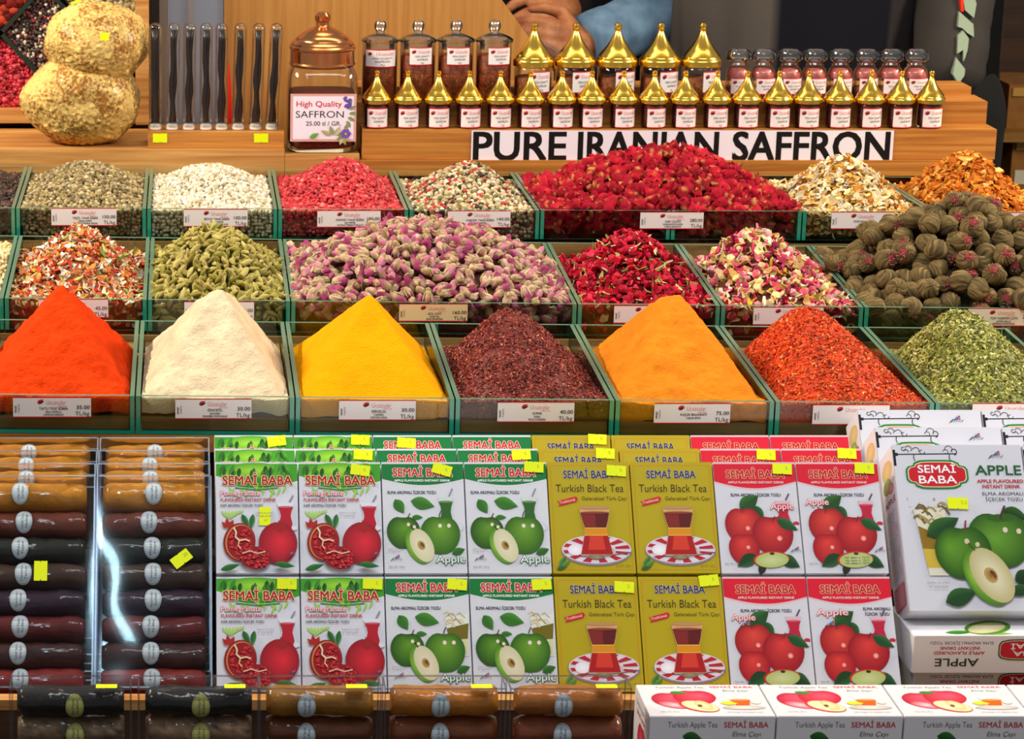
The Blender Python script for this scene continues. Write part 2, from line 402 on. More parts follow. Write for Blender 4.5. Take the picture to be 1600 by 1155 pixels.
class Heap:
    def __init__(s, r, k0, k1, apex, va=.48, p=2., prof=1., rnd=.05, drop=(.004, .026), fill=.026, lump=.004, lumps=18, foot=1.0):
        m = .0066
        s.x0, s.x1 = XK(k0)+m, XK(k1)-m; s.r = r; s.p = p; s.prof = prof; s.rnd = rnd; s.drop = drop; s.fill = fill; s.lump = lump; s.lumps = lumps; s.foot = foot
        s.FL, s.FR, s.BL, s.BR = [np.array(rimX(x, r, b)) for b in (0, 1) for x in (s.x0, s.x1)]
        e = (s.BL-s.FL); e = e/np.linalg.norm(e)*m; s.FL = s.FL+e; s.FR = s.FR+e; s.BL = s.BL-e; s.BR = s.BR-e
        R = ROW[r]; z = R['zf']*(1-va)+R['zb']*va; A = P(apex[0], apex[1], z)
        s.ua = (A.x-s.FL[0])/(s.FR[0]-s.FL[0]); s.va = va
        s.h = A.z-float(s.base(np.array([s.ua]), np.array([va]))[0, 2]); s.apex = A
    def base(s, u, v):
        u = np.asarray(u)[:, None]; v = np.asarray(v)[:, None]
        q = (s.FL*(1-u)+s.FR*u)*(1-v)+(s.BL*(1-u)+s.BR*u)*v
        q[:, 2] -= (s.drop[0]*(1-v)+s.drop[1]*v)[:, 0]; return q
    def S(s, u, v, noise=True):
        q = s.base(u, v)
        du = np.where(u < s.ua, (s.ua-u)/s.ua, (u-s.ua)/(1-s.ua)); dv = np.where(v < s.va, (s.va-v)/s.va, (v-s.va)/(1-s.va))
        t = (du**s.p+dv**s.p)**(1/s.p)/s.foot; t = np.minimum(t, 1.)
        g = 1-(np.sqrt(t*t+s.rnd**2)-s.rnd)/(math.sqrt(1+s.rnd**2)-s.rnd)
        g = np.clip(g, 0, 1)**s.prof
        if s.prof < 0: g = 0
        q[:, 2] += s.h*g
        if noise: q[:, 2] += fbm(q, s.lumps, 3)*s.lump
        return q
    def N(s, u, v, e=.01):
        a = s.S(np.clip(u+e, 0, 1), v)-s.S(np.clip(u-e, 0, 1), v); b = s.S(u, np.clip(v+e, 0, 1))-s.S(u, np.clip(v-e, 0, 1))
        n = np.cross(a, b); return n/np.linalg.norm(n, axis=1)[:, None]
    def body(s, nu, nv, col, fine=0., fscale=150., tone=.0, lower=0., v0=0.):
        u, v = np.meshgrid(np.linspace(0, 1, nu), np.linspace(v0, 1, nv)); u = u.ravel(); v = v.ravel()
        q = s.S(u, v); q[:, 2] -= lower
        if fine: q[:, 2] += fbm(q, fscale, 3)*fine
        F = []
        idx = np.arange(nu*nv).reshape(nv, nu)
        F = np.stack([idx[:-1, :-1], idx[:-1, 1:], idx[1:, 1:], idx[1:, :-1]], -1).reshape(-1, 4)
        ring = np.concatenate([idx[0, :], idx[1:, -1], idx[-1, -2::-1], idx[-2:0, 0]])
        b = s.base(u[ring], v[ring]); sk = q[ring].copy(); sk[:, 2] = b[:, 2]-s.fill+fbm(b, 60, 2)*.006
        n0 = len(q); q = np.r_[q, sk]; m = len(ring); k = np.arange(m)
        F2 = np.stack([ring, n0+k, n0+(k+1) % m, np.roll(ring, -1)], -1); F = np.r_[F, F2]
        c = np.tile(np.array(lin(col)), (len(q), 1)); c *= (1+tone*fbm(q, 45, 3))[:, None]
        return q, F, np.clip(c, 0, 1)
    def spots(s, gap, jitter=.9, region=None):
        wx = np.linalg.norm(s.FR-s.FL); wy = np.linalg.norm(s.BL-s.FL)*1.18
        nu, nv = int(wx/gap), int(wy/gap); u, v = np.meshgrid((np.arange(nu)+.5)/nu, (np.arange(nv)+.5)/nv)
        u = u+(rng.random(u.shape)-.5)*jitter/nu; v = v+(rng.random(u.shape)-.5)*jitter/nv
        u = np.clip(u.ravel(), .008, .992); v = np.clip(v.ravel(), .008, .992); return u, v
    def front(s, gap, depth=.03, yin=-.001):
        """places just behind the front pane, below the heap's front edge"""
        wx = np.linalg.norm(s.FR-s.FL); nu, nz = int(wx/gap), int(depth/gap)
        u, k = np.meshgrid((np.arange(nu)+.5)/nu, np.arange(nz)); u = np.clip(u+(rng.random(u.shape)-.5)*.8/nu, .01, .99).ravel()
        q = s.S(u, np.zeros_like(u)); q[:, 2] -= (k.ravel()+.5+(rng.random(len(u))-.5)*.7)*gap; q[:, 1] += yin; return q
def rotm(n, up=None, spread=1.):
    q = rng.normal(size=(n, 4)); q /= np.linalg.norm(q, axis=1)[:, None]; w, x, y, z = q.T
    return np.stack([1-2*(y*y+z*z), 2*(x*y-z*w), 2*(x*z+y*w), 2*(x*y+z*w), 1-2*(x*x+z*z), 2*(y*z-x*w), 2*(x*z-y*w), 2*(y*z+x*w), 1-2*(x*x+y*y)], -1).reshape(n, 3, 3)
def lie(nrm, tilt=.5):
    """rotations whose z axis lies near the given normals, spun at random"""
    n = len(nrm); zz = nrm+rng.normal(size=(n, 3))*tilt; zz /= np.linalg.norm(zz, axis=1)[:, None]
    a = rng.normal(size=(n, 3)); xx = np.cross(a, zz); xx /= np.linalg.norm(xx, axis=1)[:, None]; yy = np.cross(zz, xx)
    return np.stack([xx, yy, zz], -1)
def inst(pv, pf, pc, pos, R, sc, tint=None):
    """many copies of one little shape as arrays; pc = per-vertex colour factor, tint = per-copy colour"""
    n, k = len(pos), len(pv); sc = np.asarray(sc, float); sc = sc[:, None] if sc.ndim == 1 else sc
    V = np.einsum('nij,nkj->nki', R, pv[None]*sc[:, None, :])+pos[:, None]
    F = (pf[None]+(np.arange(n)*k)[:, None, None]).reshape(-1, pf.shape[1])
    C = np.repeat(pc[None], n, 0) if tint is None else pc[None]*tint[:, None]
    return V.reshape(-1, 3), F, C.reshape(-1, 3)
def pile(parts):
    V, F, C, o = [], [], [], 0
    for v, f, c in parts:
        if f.shape[1] == 4: f = np.r_[f[:, [0, 1, 2]], f[:, [0, 2, 3]]]
        V.append(v); F.append(f+o); C.append(c); o += len(v)
    return np.concatenate(V), np.concatenate(F), np.concatenate(C)
def pick(cols, n, w=None, var=.12):
    c = np.array([lin(x) for x in cols]); i = rng.choice(len(c), n, p=None if w is None else np.array(w)/sum(w))
    return np.clip(c[i]*(1+rng.normal(size=(n, 1))*var), 0, 1)
def proto(fn, *a):
    bm = bmesh.new(); fn(bm, *a); bmesh.ops.triangulate(bm, faces=bm.faces[:]); bm.verts.ensure_lookup_table()
    v = np.array([x.co[:] for x in bm.verts]); f = np.array([[x.index for x in q.verts] for q in bm.faces]); bm.free(); return v, f
ICO1 = proto(lambda b: bmesh.ops.create_icosphere(b, subdivisions=1, radius=1)); ICO2 = proto(lambda b: bmesh.ops.create_icosphere(b, subdivisions=2, radius=1))
def rough(vf, amp, s, seed=0):
    v, f = vf; return v*(1+fbm(v+seed*3.1, s, 2)*amp)[:, None], f
ONE = lambda v: np.ones((len(v), 3))
# small curled flake: 3 x 2 grid with a little thickness
def flake(bend=.3, thick=.12):
    x = np.array([-1, 0, 1.]); v = []
    for zt in (thick, -thick):
        for j in (-1, 1):
            for i in x: v.append((i, j*.7*(.45 if i else 1.15), bend*i*i-bend*.5+zt*.5))
    v = np.array(v); q = [(0, 1, 4, 3), (1, 2, 5, 4), (6, 9, 10, 7), (7, 10, 11, 8), (0, 6, 7, 1), (1, 7, 8, 2), (3, 4, 10, 9), (4, 5, 11, 10), (0, 3, 9, 6), (2, 8, 11, 5)]
    f = np.array([t for a, b, c, d in q for t in ((a, b, c), (a, c, d))]); return v, f
CHIP = (np.array([(-1, -.5, 0), (1, -.4, .1), (.1, .8, 0), (0, 0, .5)], float), np.array([(0, 1, 3), (1, 2, 3), (2, 0, 3), (0, 2, 1)]))
def stuff(name, arr, mat, label, cat, group=None, smooth=True):
    o = bpy.data.objects.new(name, np_mesh(name, *arr, mat, smooth)); link(o); o['kind'] = 'stuff'; setp(o, label, cat, group); return o

# ---- lowest row: powders
POWDER = attr_mat('spice_powder', .95, .08, 1.0, 420, bdist=.0016)
def powder(k, apex, col, name, label, fine=.0016, tone=.25, fscale=130, **kw):
    h = Heap(3, k, k+1, apex, **kw); V, F, C = h.body(150, 190, col, fine, fscale, tone); F = np.r_[F[:, [0, 1, 2]], F[:, [0, 2, 3]]]
    return h, (V, F, C)
def powder_obj(*a, **kw):
    name, label = a[3], a[4]; h, arr = powder(*a, **kw); stuff(name, arr, POWDER, label, 'spice'); return h
powder_obj(-1, (97, 445), '#d83a06', 'paprika_powder', 'bright red paprika powder heaped to a pyramid in its glass tray', fine=.0052, fscale=75, p=9, rnd=.09, fill=.016, va=.5, lump=.004)
powder_obj(0, (341, 444), '#d8c2a0', 'ginger_powder', 'cream ginger powder heaped to a pyramid in its glass tray', fine=.0038, fscale=80, p=9, rnd=.10, fill=.016, va=.5, lump=.004)
powder_obj(1, (576, 456), '#ee9c00', 'turmeric_powder', 'smooth yellow turmeric powder heaped to a sharp pyramid', fine=.0007, tone=.12, p=10, rnd=.04, fill=.018, va=.48, lump=.003)
powder_obj(3, (1051, 456), '#e0801c', 'cajun_powder', 'orange cajun spice powder heaped to a round-topped pyramid', fine=.0040, fscale=80, p=6, rnd=.15, fill=.02, va=.5, lump=.005)
def flaked(k, apex, cols, wts, base, name, label, size, n, **kw):
    h = Heap(3, k, k+1, apex, **kw); V, F, C = h.body(60, 80, base, .002, 120, .2)
    u = rng.random(n); v = rng.random(n); pos = h.S(u, v)+rng.normal(size=(n, 3))*.0006
    v_, f_ = CHIP; a = inst(v_, f_, ONE(v_), pos, lie(h.N(u, v), .8), size*(.5+rng.random(n)), pick(cols, n, wts, .22))
    w = h.front(size*2.2, .02); b = inst(v_, f_, ONE(v_), w, rotm(len(w)), size*(.6+rng.random(len(w))), pick(cols, len(w), wts, .2))
    stuff(name, pile([(V, F, C), a, b]), GRAIN, label, 'spice', smooth=False)
flaked(2, (792, 481), ['#8a2f22', '#5f1c16', '#a84432', '#c87a64', '#471310'], [5, 4, 3, 1, 3], '#6a2018', 'sumac_flakes', 'maroon sumac flakes heaped in a glass tray between turmeric and cajun powder', .0019, 15000, p=2.3, rnd=.3, va=.5, fill=.022)
flaked(4, (1258, 477), ['#dc4208', '#e86010', '#b03006', '#e8a050', '#8c2406'], [5, 4, 3, .7, 2], '#d23a06', 'chilli_flakes', 'red orange chilli flakes heaped in a glass tray behind the white boxes', .0021, 15000, p=3, rnd=.26, va=.5, fill=.022)
flaked(5, (1496, 483), ['#a3a046', '#7f7e30', '#c0ba68', '#565420', '#d8d094'], [5, 4, 3, 3, .8], '#5c6820', 'dried_herb', 'green crumbled dried herb heaped in a glass tray at the row end', .0027, 13000, p=2., rnd=.3, va=.5, fill=.022)

# ---- top row: peppercorns
def corns(r, k, apex, cols, wts, base, name, label, size=.0027, ico=ICO2, mat=PEPPER, gap=.0047, **kw):
    h = Heap(r, k, k+1, apex, **kw); B = h.body(40, 50, base, lower=.003, v0=.015)
    pv, pf = rough(ico, .35, 2.5); parts = [B]
    for g, off in ((gap, 0.), (gap*1.9, .0022)):
        u, v = h.spots(g); pos = h.S(u, v)+h.N(u, v)*off; n = len(pos)
        parts.append(inst(pv, pf, ONE(pv), pos, rotm(n), size*(.82+.36*rng.random(n)), pick(cols, n, wts, .18)))
    w = h.front(gap*.95, .034); n = len(w); parts.append(inst(ICO1[0], ICO1[1], ONE(ICO1[0]), w, rotm(n), size*(.85+.3*rng.random(n)), pick(cols, n, wts, .18)))
    stuff(name, pile(parts), mat, label, 'spice'); return h
kw = dict(p=2.4, rnd=.5, va=.55, drop=(.004, .010), lump=.004)
corns(1, -2, (-60, 252), ['#4a2f22', '#2e1c15', '#6b4936', '#3b2620'], [3, 3, 1, 2], '#20130d', 'allspice_berries', 'dark brown allspice berries filling the glass tray at the row end', .0029, gap=.005, **kw)
corns(1, -1, (135, 256), ['#a08a5e', '#7e6c42', '#b8a57c', '#5c4c2c', '#94804c'], [4, 3, 3, 2, 2], '#4a3a1c', 'green_peppercorns', 'tan green peppercorns heaped in the glass tray next to the white ones', **kw)
corns(1, 0, (330, 260), ['#d8cab0', '#c4b492', '#e6dcc8', '#a8966f'], [4, 3, 4, 1], '#8a7448', 'white_peppercorns', 'creamy white peppercorns heaped in a glass tray', **kw)
corns(1, 1, (537, 249), ['#c4202c', '#a01420', '#d83c42', '#d65a54', '#e08078'], [5, 4, 4, 1.5, .5], '#7a0e12', 'red_peppercorns', 'bright red peppercorns heaped in a glass tray', p=2.2, rnd=.3, va=.55, drop=(.004, .010), lump=.004)
corns(1, 2, (738, 256), ['#d0bc94', '#b49c72', '#2e2016', '#b4302a', '#74743c', '#ddd0b4'], [4, 3, 2, 2, 2, 2], '#3a2a18', 'mixed_peppercorns', 'mixed cream, black and red peppercorns heaped in a glass tray', p=2.2, rnd=.25, va=.55, drop=(.004, .014), lump=.004)
corns(2, -2, (-90, 385), ['#dcc48e', '#c4a868', '#ecdcb0'], [3, 2, 2], '#7a6434', 'pale_granules', 'pale cream granules in the glass tray at the end of the middle row', **kw)
loose = [(150, 270, 3.5), (146, 300, 3.4)]

# ---- chips and petals
def flakes(r, k0, k1, apex, kinds, base, name, label, cat='spice', front=True, smooth=False, layers=((1., 0.), (1.6, .003)), **kw):
    """kinds: (shape, half size, aspect, colours, weights, share)"""
    h = Heap(r, k0, k1, apex, **kw); parts = [h.body(50*(k1-k0), 60, base, lower=.004, v0=.03)]
    tot = sum(q[5] for q in kinds)
    for shp, sz, asp, cols, wts, share in kinds:
        for lay, off in layers:
            gap = sz*1.25*lay/math.sqrt(share/tot); u, v = h.spots(gap, 1.6); pos = h.S(u, v)+h.N(u, v)*(off+.001*rng.normal(size=(len(u), 1))); n = len(u)
            sc = sz*(.65+.7*rng.random((n, 1)))*np.array(asp)*(.8+.4*rng.random((n, 3)))
            parts.append(inst(shp[0], shp[1], shp[2] if len(shp) > 2 else ONE(shp[0]), pos, lie(h.N(u, v), .55), sc, pick(cols, n, wts, .16)))
        if front:
            w = h.front(sz*1.5/math.sqrt(share/tot), .034, .001); n = len(w)
            parts.append(inst(shp[0], shp[1], shp[2] if len(shp) > 2 else ONE(shp[0]), w, rotm(n), sz*(.7+.6*rng.random(n)), pick(cols, n, wts, .16)))
    stuff(name, pile(parts), PETAL, label, cat, smooth=smooth); return h
FL1, FL2, FL3 = flake(.25, .2), flake(.5, .12), flake(.1, .3)
BUDL = rough(ICO1, .5, 2)
flakes(1, 5, 6, (1315, 242), [(FL1, .0050, (1, 1, 1), ['#d4bc88', '#e0d2b0', '#c8963e', '#b87426', '#e4dac4', '#a06630'], [5, 4, 3, 2, 2.5, 1.5], 3), (FL3, .0036, (1, .8, 1), ['#e6c480', '#d89a3c', '#f4e8c8', '#8a4a20'], [4, 2, 3, .6], 2)], '#8a6226',
       'orange_peel_tea', 'pale cream and orange chips of dried orange peel heaped in a glass tray', p=2., rnd=.16, va=.55, drop=(.006, .012))
flakes(1, 6, 7, (1507, 236), [(FL1, .0048, (1, 1, 1), ['#d07a24', '#c46a18', '#e8a04a', '#a85214', '#f0b868'], [5, 4, 3, 2, 1], 3), (FL3, .0042, (1, .8, 1.2), ['#cf7a22', '#b8601a', '#e49a40'], None, 2)], '#7a3c0c',
       'dried_peel_pieces', 'orange brown dried peel pieces heaped in the glass tray at the row end', p=2., rnd=.16, va=.55, drop=(.006, .012))
flakes(2, -1, 0, (122, 356), [(FL1, .0043, (1, .8, 1), ['#c8502c', '#d8803c', '#b03624', '#dc9c5c'], [4, 3, 2, 2], 3), (FL2, .0047, (1, .6, 1), ['#dcd2bc', '#d0c09c', '#e6e0d2'], None, 3.4), (FL3, .0058, (1.2, .3, 1), ['#6f8a34', '#8fa04a', '#b8b86a'], None, .8), (FL1, .004, (1, .8, 1), ['#a82c20', '#e0a030', '#d89a6a'], None, 1.2)], '#9a5a34',
       'vegetable_flakes', 'mixed white, orange and red dried vegetable flakes heaped in a glass tray', p=2.1, rnd=.25, va=.5, drop=(.005, .018))
RED = ['#c4122c', '#a80c24', '#d8304a', '#8a0a1c']
flakes(2, 3, 4, (985, 364), [(FL2, .0062, (1, .8, 1.4), RED, None, 3.4), (BUDL, .0044, (1, 1, 1), ['#b01430', '#d02a40', '#901028'], None, 1.2), (FL2, .006, (1.2, .35, 1), ['#b0a860', '#8a8a40', '#d8cc98'], None, 1.7)], '#4a0a14',
       'red_rose_petals', 'small dried red rose petals and buds heaped in a glass tray', p=2.1, rnd=.25, va=.5, drop=(.005, .018))
flakes(2, 4, 5, (1175, 361), [(FL2, .0066, (1, .7, 1.3), ['#e8d4a0', '#d8b878', '#f2e8cc', '#c8a058'], None, 3), (BUDL, .005, (1, 1, 1), ['#e0a0a0', '#d8606c', '#e8d090', '#b03858'], None, 1.5), (FL2, .0056, (1, .6, 1.3), ['#c8203a', '#d8486a', '#e88a9a', '#902040'], None, 2.4), (FL3, .0055, (1.2, .4, 1), ['#98984a', '#b8a860', '#e0b030'], None, 1.1)], '#5a3020',
       'flower_tea_mix', 'cream, pink and red dried flower mix heaped in a glass tray', p=2.1, rnd=.3, va=.5, drop=(.005, .018))

# ---- pieces that are things of their own
def bud(seed):
    n, prof = 9, [(.12, -1), (.42, -.8), (.62, -.45), (.68, 0), (.6, .45), (.38, .85), (.08, 1.12)]; r = random.Random(seed)
    tip = [lin(x) for x in ('#b05076', '#983a68', '#c47a8c', '#8a3058', '#cc9090')][seed % 5]; mid = lin('#e0bea4'); cal = lin(r.choice(['#b49e72', '#ccb68c', '#a09060']))
    vs, cs = [], []
    for j, (a, z) in enumerate(prof):
        for i in range(n):
            t = 2*math.pi*i/n+z*.7; k = a*(1+.16*math.cos(3*t+seed)+.08*r.uniform(-1, 1)); vs.append((k*math.cos(t), k*math.sin(t), z))
            f = min(1, max(0, (z+.65)/.8)); q = [c*(1-f)+d*f for c, d in zip(mid, tip)]
            if z < -.6: q = cal
            if j == 3 and i % 3 == 0: q = cal
            cs.append(tuple(min(1, x*r.uniform(.8, 1.15)) for x in q))
    m = MB(); fs = [(j*n+i, j*n+(i+1) % n, (j+1)*n+(i+1) % n, (j+1)*n+i) for j in range(6) for i in range(n)]+[tuple(range(n-1, -1, -1)), tuple(6*n+i for i in range(n))]
    m.add(vs, fs, cs)
    for i in range(4):      # sepals standing off the bud
        t = i*1.57+r.random(); c, s = math.cos(t), math.sin(t); q = lambda rr, z, w: (rr*c-w*s, rr*s+w*c, z)
        m.add([q(.5, -.8, -.16), q(.5, -.8, .16), q(.76, -.1, .2), q(.76, -.1, -.2), q(.72+.3*r.random(), .5, 0)], [(0, 1, 2, 3), (3, 2, 4)], cal)
    return m.mesh('rosebud', PETAL, 180)
def flowerlet(seed):
    r = random.Random(seed); v, f = ICO2; v = v*(1+fbm(v*1.0+seed*5.3, 2.6, 3)*1.0)[:, None]*np.array([.8, .8, r.uniform(.8, 1.35)])
    c = np.array(lin(['#a80c28', '#980a22', '#b81630', '#840818', '#ae1428', '#9c1026'][seed % 6])); C = np.tile(c, (len(v), 1))*(1+fbm(v+seed, 5, 2)*.7)[:, None]
    sp = fbm(v+seed*2.2, 1.8, 2) > (.34 if seed % 3 else .26); C[sp] = np.array(lin(random.Random(seed).choice(['#c05434', '#c88a50', '#c07848'])))
    m = MB(); m.add(v.tolist(), f.tolist(), [tuple(x) for x in np.clip(C, 0, 1)])
    for i in range(4):
        t = r.uniform(0, 6.28); q = r.uniform(.2, 1); c_, s_ = math.cos(t), math.sin(t); col = lin(r.choice(['#b01c38', '#980c28', '#b84838', '#c08a48']))
        m.add([(.7*c_-.3*s_, .7*s_+.3*c_, q), (.7*c_+.3*s_, .7*s_-.3*c_, q), (1.2*c_, 1.2*s_, q+.35)], [(0, 1, 2)], col)
    return m.mesh('pomegranate_flower', PETAL, 180)
def pod(seed):
    r = random.Random(seed); prof = [(.05, -1), (.3, -.72), (.46, -.2), (.44, .25), (.26, .75), (.06, 1.02)]; n = 9; vs, cs = [], []
    b = lin(['#b0a456', '#94893c', '#c4b46c', '#857d36', '#bca660'][seed % 5])
    for j, (a, z) in enumerate(prof):
        for i in range(n):
            t = 2*math.pi*i/n; k = a*(1+.2*math.cos(3*t)+.07*math.cos(9*t)); vs.append((k*math.cos(t), k*math.sin(t), z)); g = r.uniform(.75, 1.15)*(1.1 if i % 3 == 0 else .88); cs.append(tuple(min(1, x*g) for x in b))
    return MB().add(vs, [(j*n+i, j*n+(i+1) % n, (j+1)*n+(i+1) % n, (j+1)*n+i) for j in range(5) for i in range(n)]+[tuple(range(n-1, -1, -1)), tuple(5*n+i for i in range(n))], cs).mesh('cardamom_pod', PETAL, 180)
def teaball(seed):
    r = random.Random(seed); nu, nv = 38, 15; vs, cs = [], []; cols = [lin(x) for x in ('#7a6a44', '#5a4c2e', '#96835a', '#40361f', '#857448', '#655636')]
    av = np.mean(cols, 0); str_ = [tuple((.4*av+.6*np.array(r.choice(cols)))*np.array([.92, .83, .70])) for _ in range(nu)]; sq = r.uniform(.86, 1.0)
    for j in range(nv):
        ph = math.pi*j/(nv-1)
        for i in range(nu):
            t = 2*math.pi*i/nu+(.5+.1*seed)*math.cos(ph)*(1 if seed % 2 else -1)+.25*mnoise.noise((i*.4, ph*1.5, seed)); d = 1+.05*mnoise.noise((i*.9, ph*.8, seed*2.))*2+r.uniform(-.02, .02); d *= 1+.10*mnoise.noise((math.cos(t)*1.4, math.sin(t)*1.4, ph+seed*3))
            vs.append((d*math.sin(ph)*math.cos(t), d*math.sin(ph)*math.sin(t), sq*d*math.cos(ph))); g = r.uniform(.85, 1.2)*(1+.9*mnoise.noise((i*.9, ph*.8, seed*2.))); cs.append(tuple(min(1, max(0, x*g)) for x in str_[i]))
    return MB().add(vs, [(j*nu+i, (j+1)*nu+i, (j+1)*nu+(i+1) % nu, j*nu+(i+1) % nu) for j in range(nv-1) for i in range(nu)], cs).mesh('jasmine_tea_ball', TEABALL, 180)
def tuft(seed):
    r = random.Random(seed); m = MB(); col = [lin(x) for x in ('#b04452', '#c06a68', '#a0344c', '#c88088', '#b8684a', '#c09a70')]
    m.lathe([(.36, .90), (.3, .98), (.16, 1.02), (.05, 1.03)], 9, [lin('#a04048')]*4, None, 0, False, True)
    for i in range(46):
        t = r.uniform(0, 6.28); q = r.uniform(.05, .62); c, s = math.cos(t), math.sin(t); z = 1.02-.35*q*q; k = .055
        m.add([(q*c-k*s, q*s+k*c, z), (q*c+k*s, q*s-k*c, z), ((q+.1)*c, (q+.1)*s, z-.05), ((q+.09)*c*1.05, (q+.09)*s*1.05, z+.14)], [(0, 1, 3), (1, 2, 3), (2, 0, 3)], r.choice(col))
    return m.mesh('flower_tuft', PETAL, None)
def scatter_things(h, meshes, name, label, cat, group, size, gap, limit, rest, off=.003, aspect=(1, 1, 1), tilt=None, layers=((1., 0.), (1.7, .6)), backcol='#402018'):
    """individual pieces on a heap: those nearest the front pane and the eye become objects, the others one loose mass"""
    pos, R = [], []
    for lay, lift in layers:
        u, v = h.spots(gap*lay, 1.1); q = h.S(u, v)+h.N(u, v)*(off+lift*size); pos.append(q); R.append(rotm(len(q)) if tilt is None else lie(h.N(u, v), tilt))
    w = h.front(gap, .03, size*.75); pos.append(w); R.append(rotm(len(w)))
    pos = np.concatenate(pos); R = np.concatenate(R); n = len(pos); sc = size*(.8+.4*rng.random(n)); fr = np.zeros(n, bool); fr[-len(w):] = True
    fwd = np.array([0, CE, -SE]); depth = (pos-np.array([0, 0, HC])) @ fwd
    order = np.argsort(depth-.0*fr); order = order[~fr[order]]; keep = set(order[:limit].tolist())
    parts = [h.body(60, 50, backcol, lower=.006, v0=.05)]; arrs = []
    for me in meshes:
        v = np.array([x.co[:] for x in me.vertices]); f = []
        for p in me.polygons:
            t = list(p.vertices); f += [(t[0], t[i], t[i+1]) for i in range(1, len(t)-1)]
        c = np.zeros(len(v)*4, np.float32); me.color_attributes['Col'].data.foreach_get('color', c); arrs.append((v, np.array(f), c.reshape(-1, 4)[:, :3]))
    rest_i = [i for i in range(n) if i not in keep]; kind = rng.integers(0, len(meshes), n)
    for k, (v, f, c) in enumerate(arrs):
        ii = [i for i in rest_i if kind[i] == k]
        if ii: parts.append(inst(v, f, c, pos[ii], R[ii], sc[ii][:, None]*np.array(aspect)))
    stuff(rest[0], pile(parts), meshes[0].materials[0], rest[1], cat, group)
    for i in sorted(keep):
        o = bpy.data.objects.new(name, meshes[kind[i]]); link(o); M = Matrix(R[i].tolist()).to_4x4(); M.translation = Vector(pos[i]); o.matrix_world = M @ Matrix.Diagonal((*(sc[i]*np.array(aspect)), 1))
        setp(o, label, cat, group)
hR = Heap(2, 1, 3, (670, 350), p=2.6, rnd=.55, va=.55, drop=(.004, .012), lump=.008)
scatter_things(hR, [bud(i) for i in range(8)], 'rosebud', 'dried pink rosebud with pale green base, lying in the wide rosebud heap', 'rosebud', 'dried rosebuds in the middle row', .0078, .0112, 300,
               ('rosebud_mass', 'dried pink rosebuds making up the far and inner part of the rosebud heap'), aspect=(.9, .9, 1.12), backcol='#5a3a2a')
hP = Heap(1, 3, 5, (1040, 236), p=2.1, rnd=.4, va=.55, drop=(.004, .014), lump=.010)
scatter_things(hP, [flowerlet(i) for i in range(12)], 'pomegranate_flower', 'crimson dried pomegranate flower lying in the wide crimson heap', 'flower', 'dried pomegranate flowers in the top row', .0084, .0122, 300,
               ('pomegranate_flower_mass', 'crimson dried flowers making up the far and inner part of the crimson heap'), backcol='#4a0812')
hC = Heap(2, 0, 1, (330, 361), p=2.1, rnd=.3, va=.55, drop=(.004, .016), lump=.005)
scatter_things(hC, [pod(i) for i in range(8)], 'cardamom_pod', 'dried green cardamom pod lying in the cardamom heap', 'cardamom', 'cardamom pods in the middle row', .0066, .0084, 300,
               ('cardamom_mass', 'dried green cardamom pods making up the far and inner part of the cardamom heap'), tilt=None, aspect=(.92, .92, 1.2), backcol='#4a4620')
# rolled tea balls: one by one
hJ = Heap(2, 5, 7, (1490, 322), p=2.2, rnd=.35, va=.6, drop=(.004, .006), lump=.002)
stuff('tea_ball_mass', hJ.body(40, 40, '#3a3020', lower=.016, v0=.09), TEABALL, 'dark heap of rolled tea balls beneath the ones on top', 'tea', 'rolled jasmine tea balls in the middle row')  # dark body colour stands in for deep shade in gaps between the balls
BM, TM = [teaball(i) for i in range(7)], [tuft(i) for i in range(3)]
pts = []
for lay in range(2):
    u, v = hJ.spots(.0200 if lay == 0 else .027, .8); q = hJ.S(u, v, False)+hJ.N(u, v)*(.0 if lay == 0 else .014)
    for p in q: pts.append(Vector(p))
for p in hJ.front(.024, .03, .010): pts.append(Vector(p))
fin = []
for p in pts:
    rr = .0118+.0024*random.random()
    if all((p-q).length > (rr+r2)*.70 for q, r2 in fin): fin.append((p, rr))
for p, rr in fin:
    has = random.random() < .33; mi = random.randrange(7)
    o = bpy.data.objects.new('jasmine_tea_ball', BM[mi]); link(o)
    M = Matrix(rotm(1)[0].tolist()).to_4x4()
    if has: M = Vector((random.uniform(-.6, .6), -1, random.uniform(-.1, 1))).to_track_quat('Z', 'Y').to_matrix().to_4x4()
    M.translation = p; o.matrix_world = M @ Matrix.Scale(rr, 4)
    setp(o, 'rolled ball of dark tea leaves with a pink flower tip showing' if has else 'rolled ball of dark tea leaves with no flower showing', 'tea ball', 'rolled jasmine tea balls in the middle row')
    if has: part('flower_tip', TM[mi % 3], o)

# ------------------------------------------------------------------ ledge and steps behind the trays
YB = rimX(.3, 1, 1).y+.014
def zat(px, py, y): return PY(px, py, y).z
def xat(px, y, py=200): return PY(px, py, y).x
LEDGE = root('wooden_ledge', 'long pale wooden ledge board behind the top row of trays', 'ledge', (.1, YB, 0))
zl0, zl1 = zat(200, 233, YB), zat(500, 241, YB)          # top edges of the two ledge boards
zlb = zat(300, 275, YB)
xs = xat(445, YB); xm = xat(563, YB); LO = LEDGE.location
MB().box(-.42, xs, YB, YB+.17, zlb, zl0).build('ledge_board', WOODL, LEDGE, None, LO)
MB().box(xs+.0005, xm-.0006, YB, YB+.10, zlb, zl1).build('ledge_board', WOODL, LEDGE, None, LO)
MB().box(-.42, xm-.001, YB+.03, YB+.06, .0, zlb-.001).build('ledge_support', WOODD, LEDGE, None, LO)
STEPS = root('display_steps', 'honey coloured wooden display steps carrying the saffron jars', 'steps', (.7, YB, 0)); TO = STEPS.location
y1 = YB+.006; y2 = y1+.040; y3 = y2+.060
z1 = zat(900, 202.5, y1); z2 = zat(1400, 159, y2); z3 = zat(1450, 136, y3)
zb = zat(900, 249, y1)
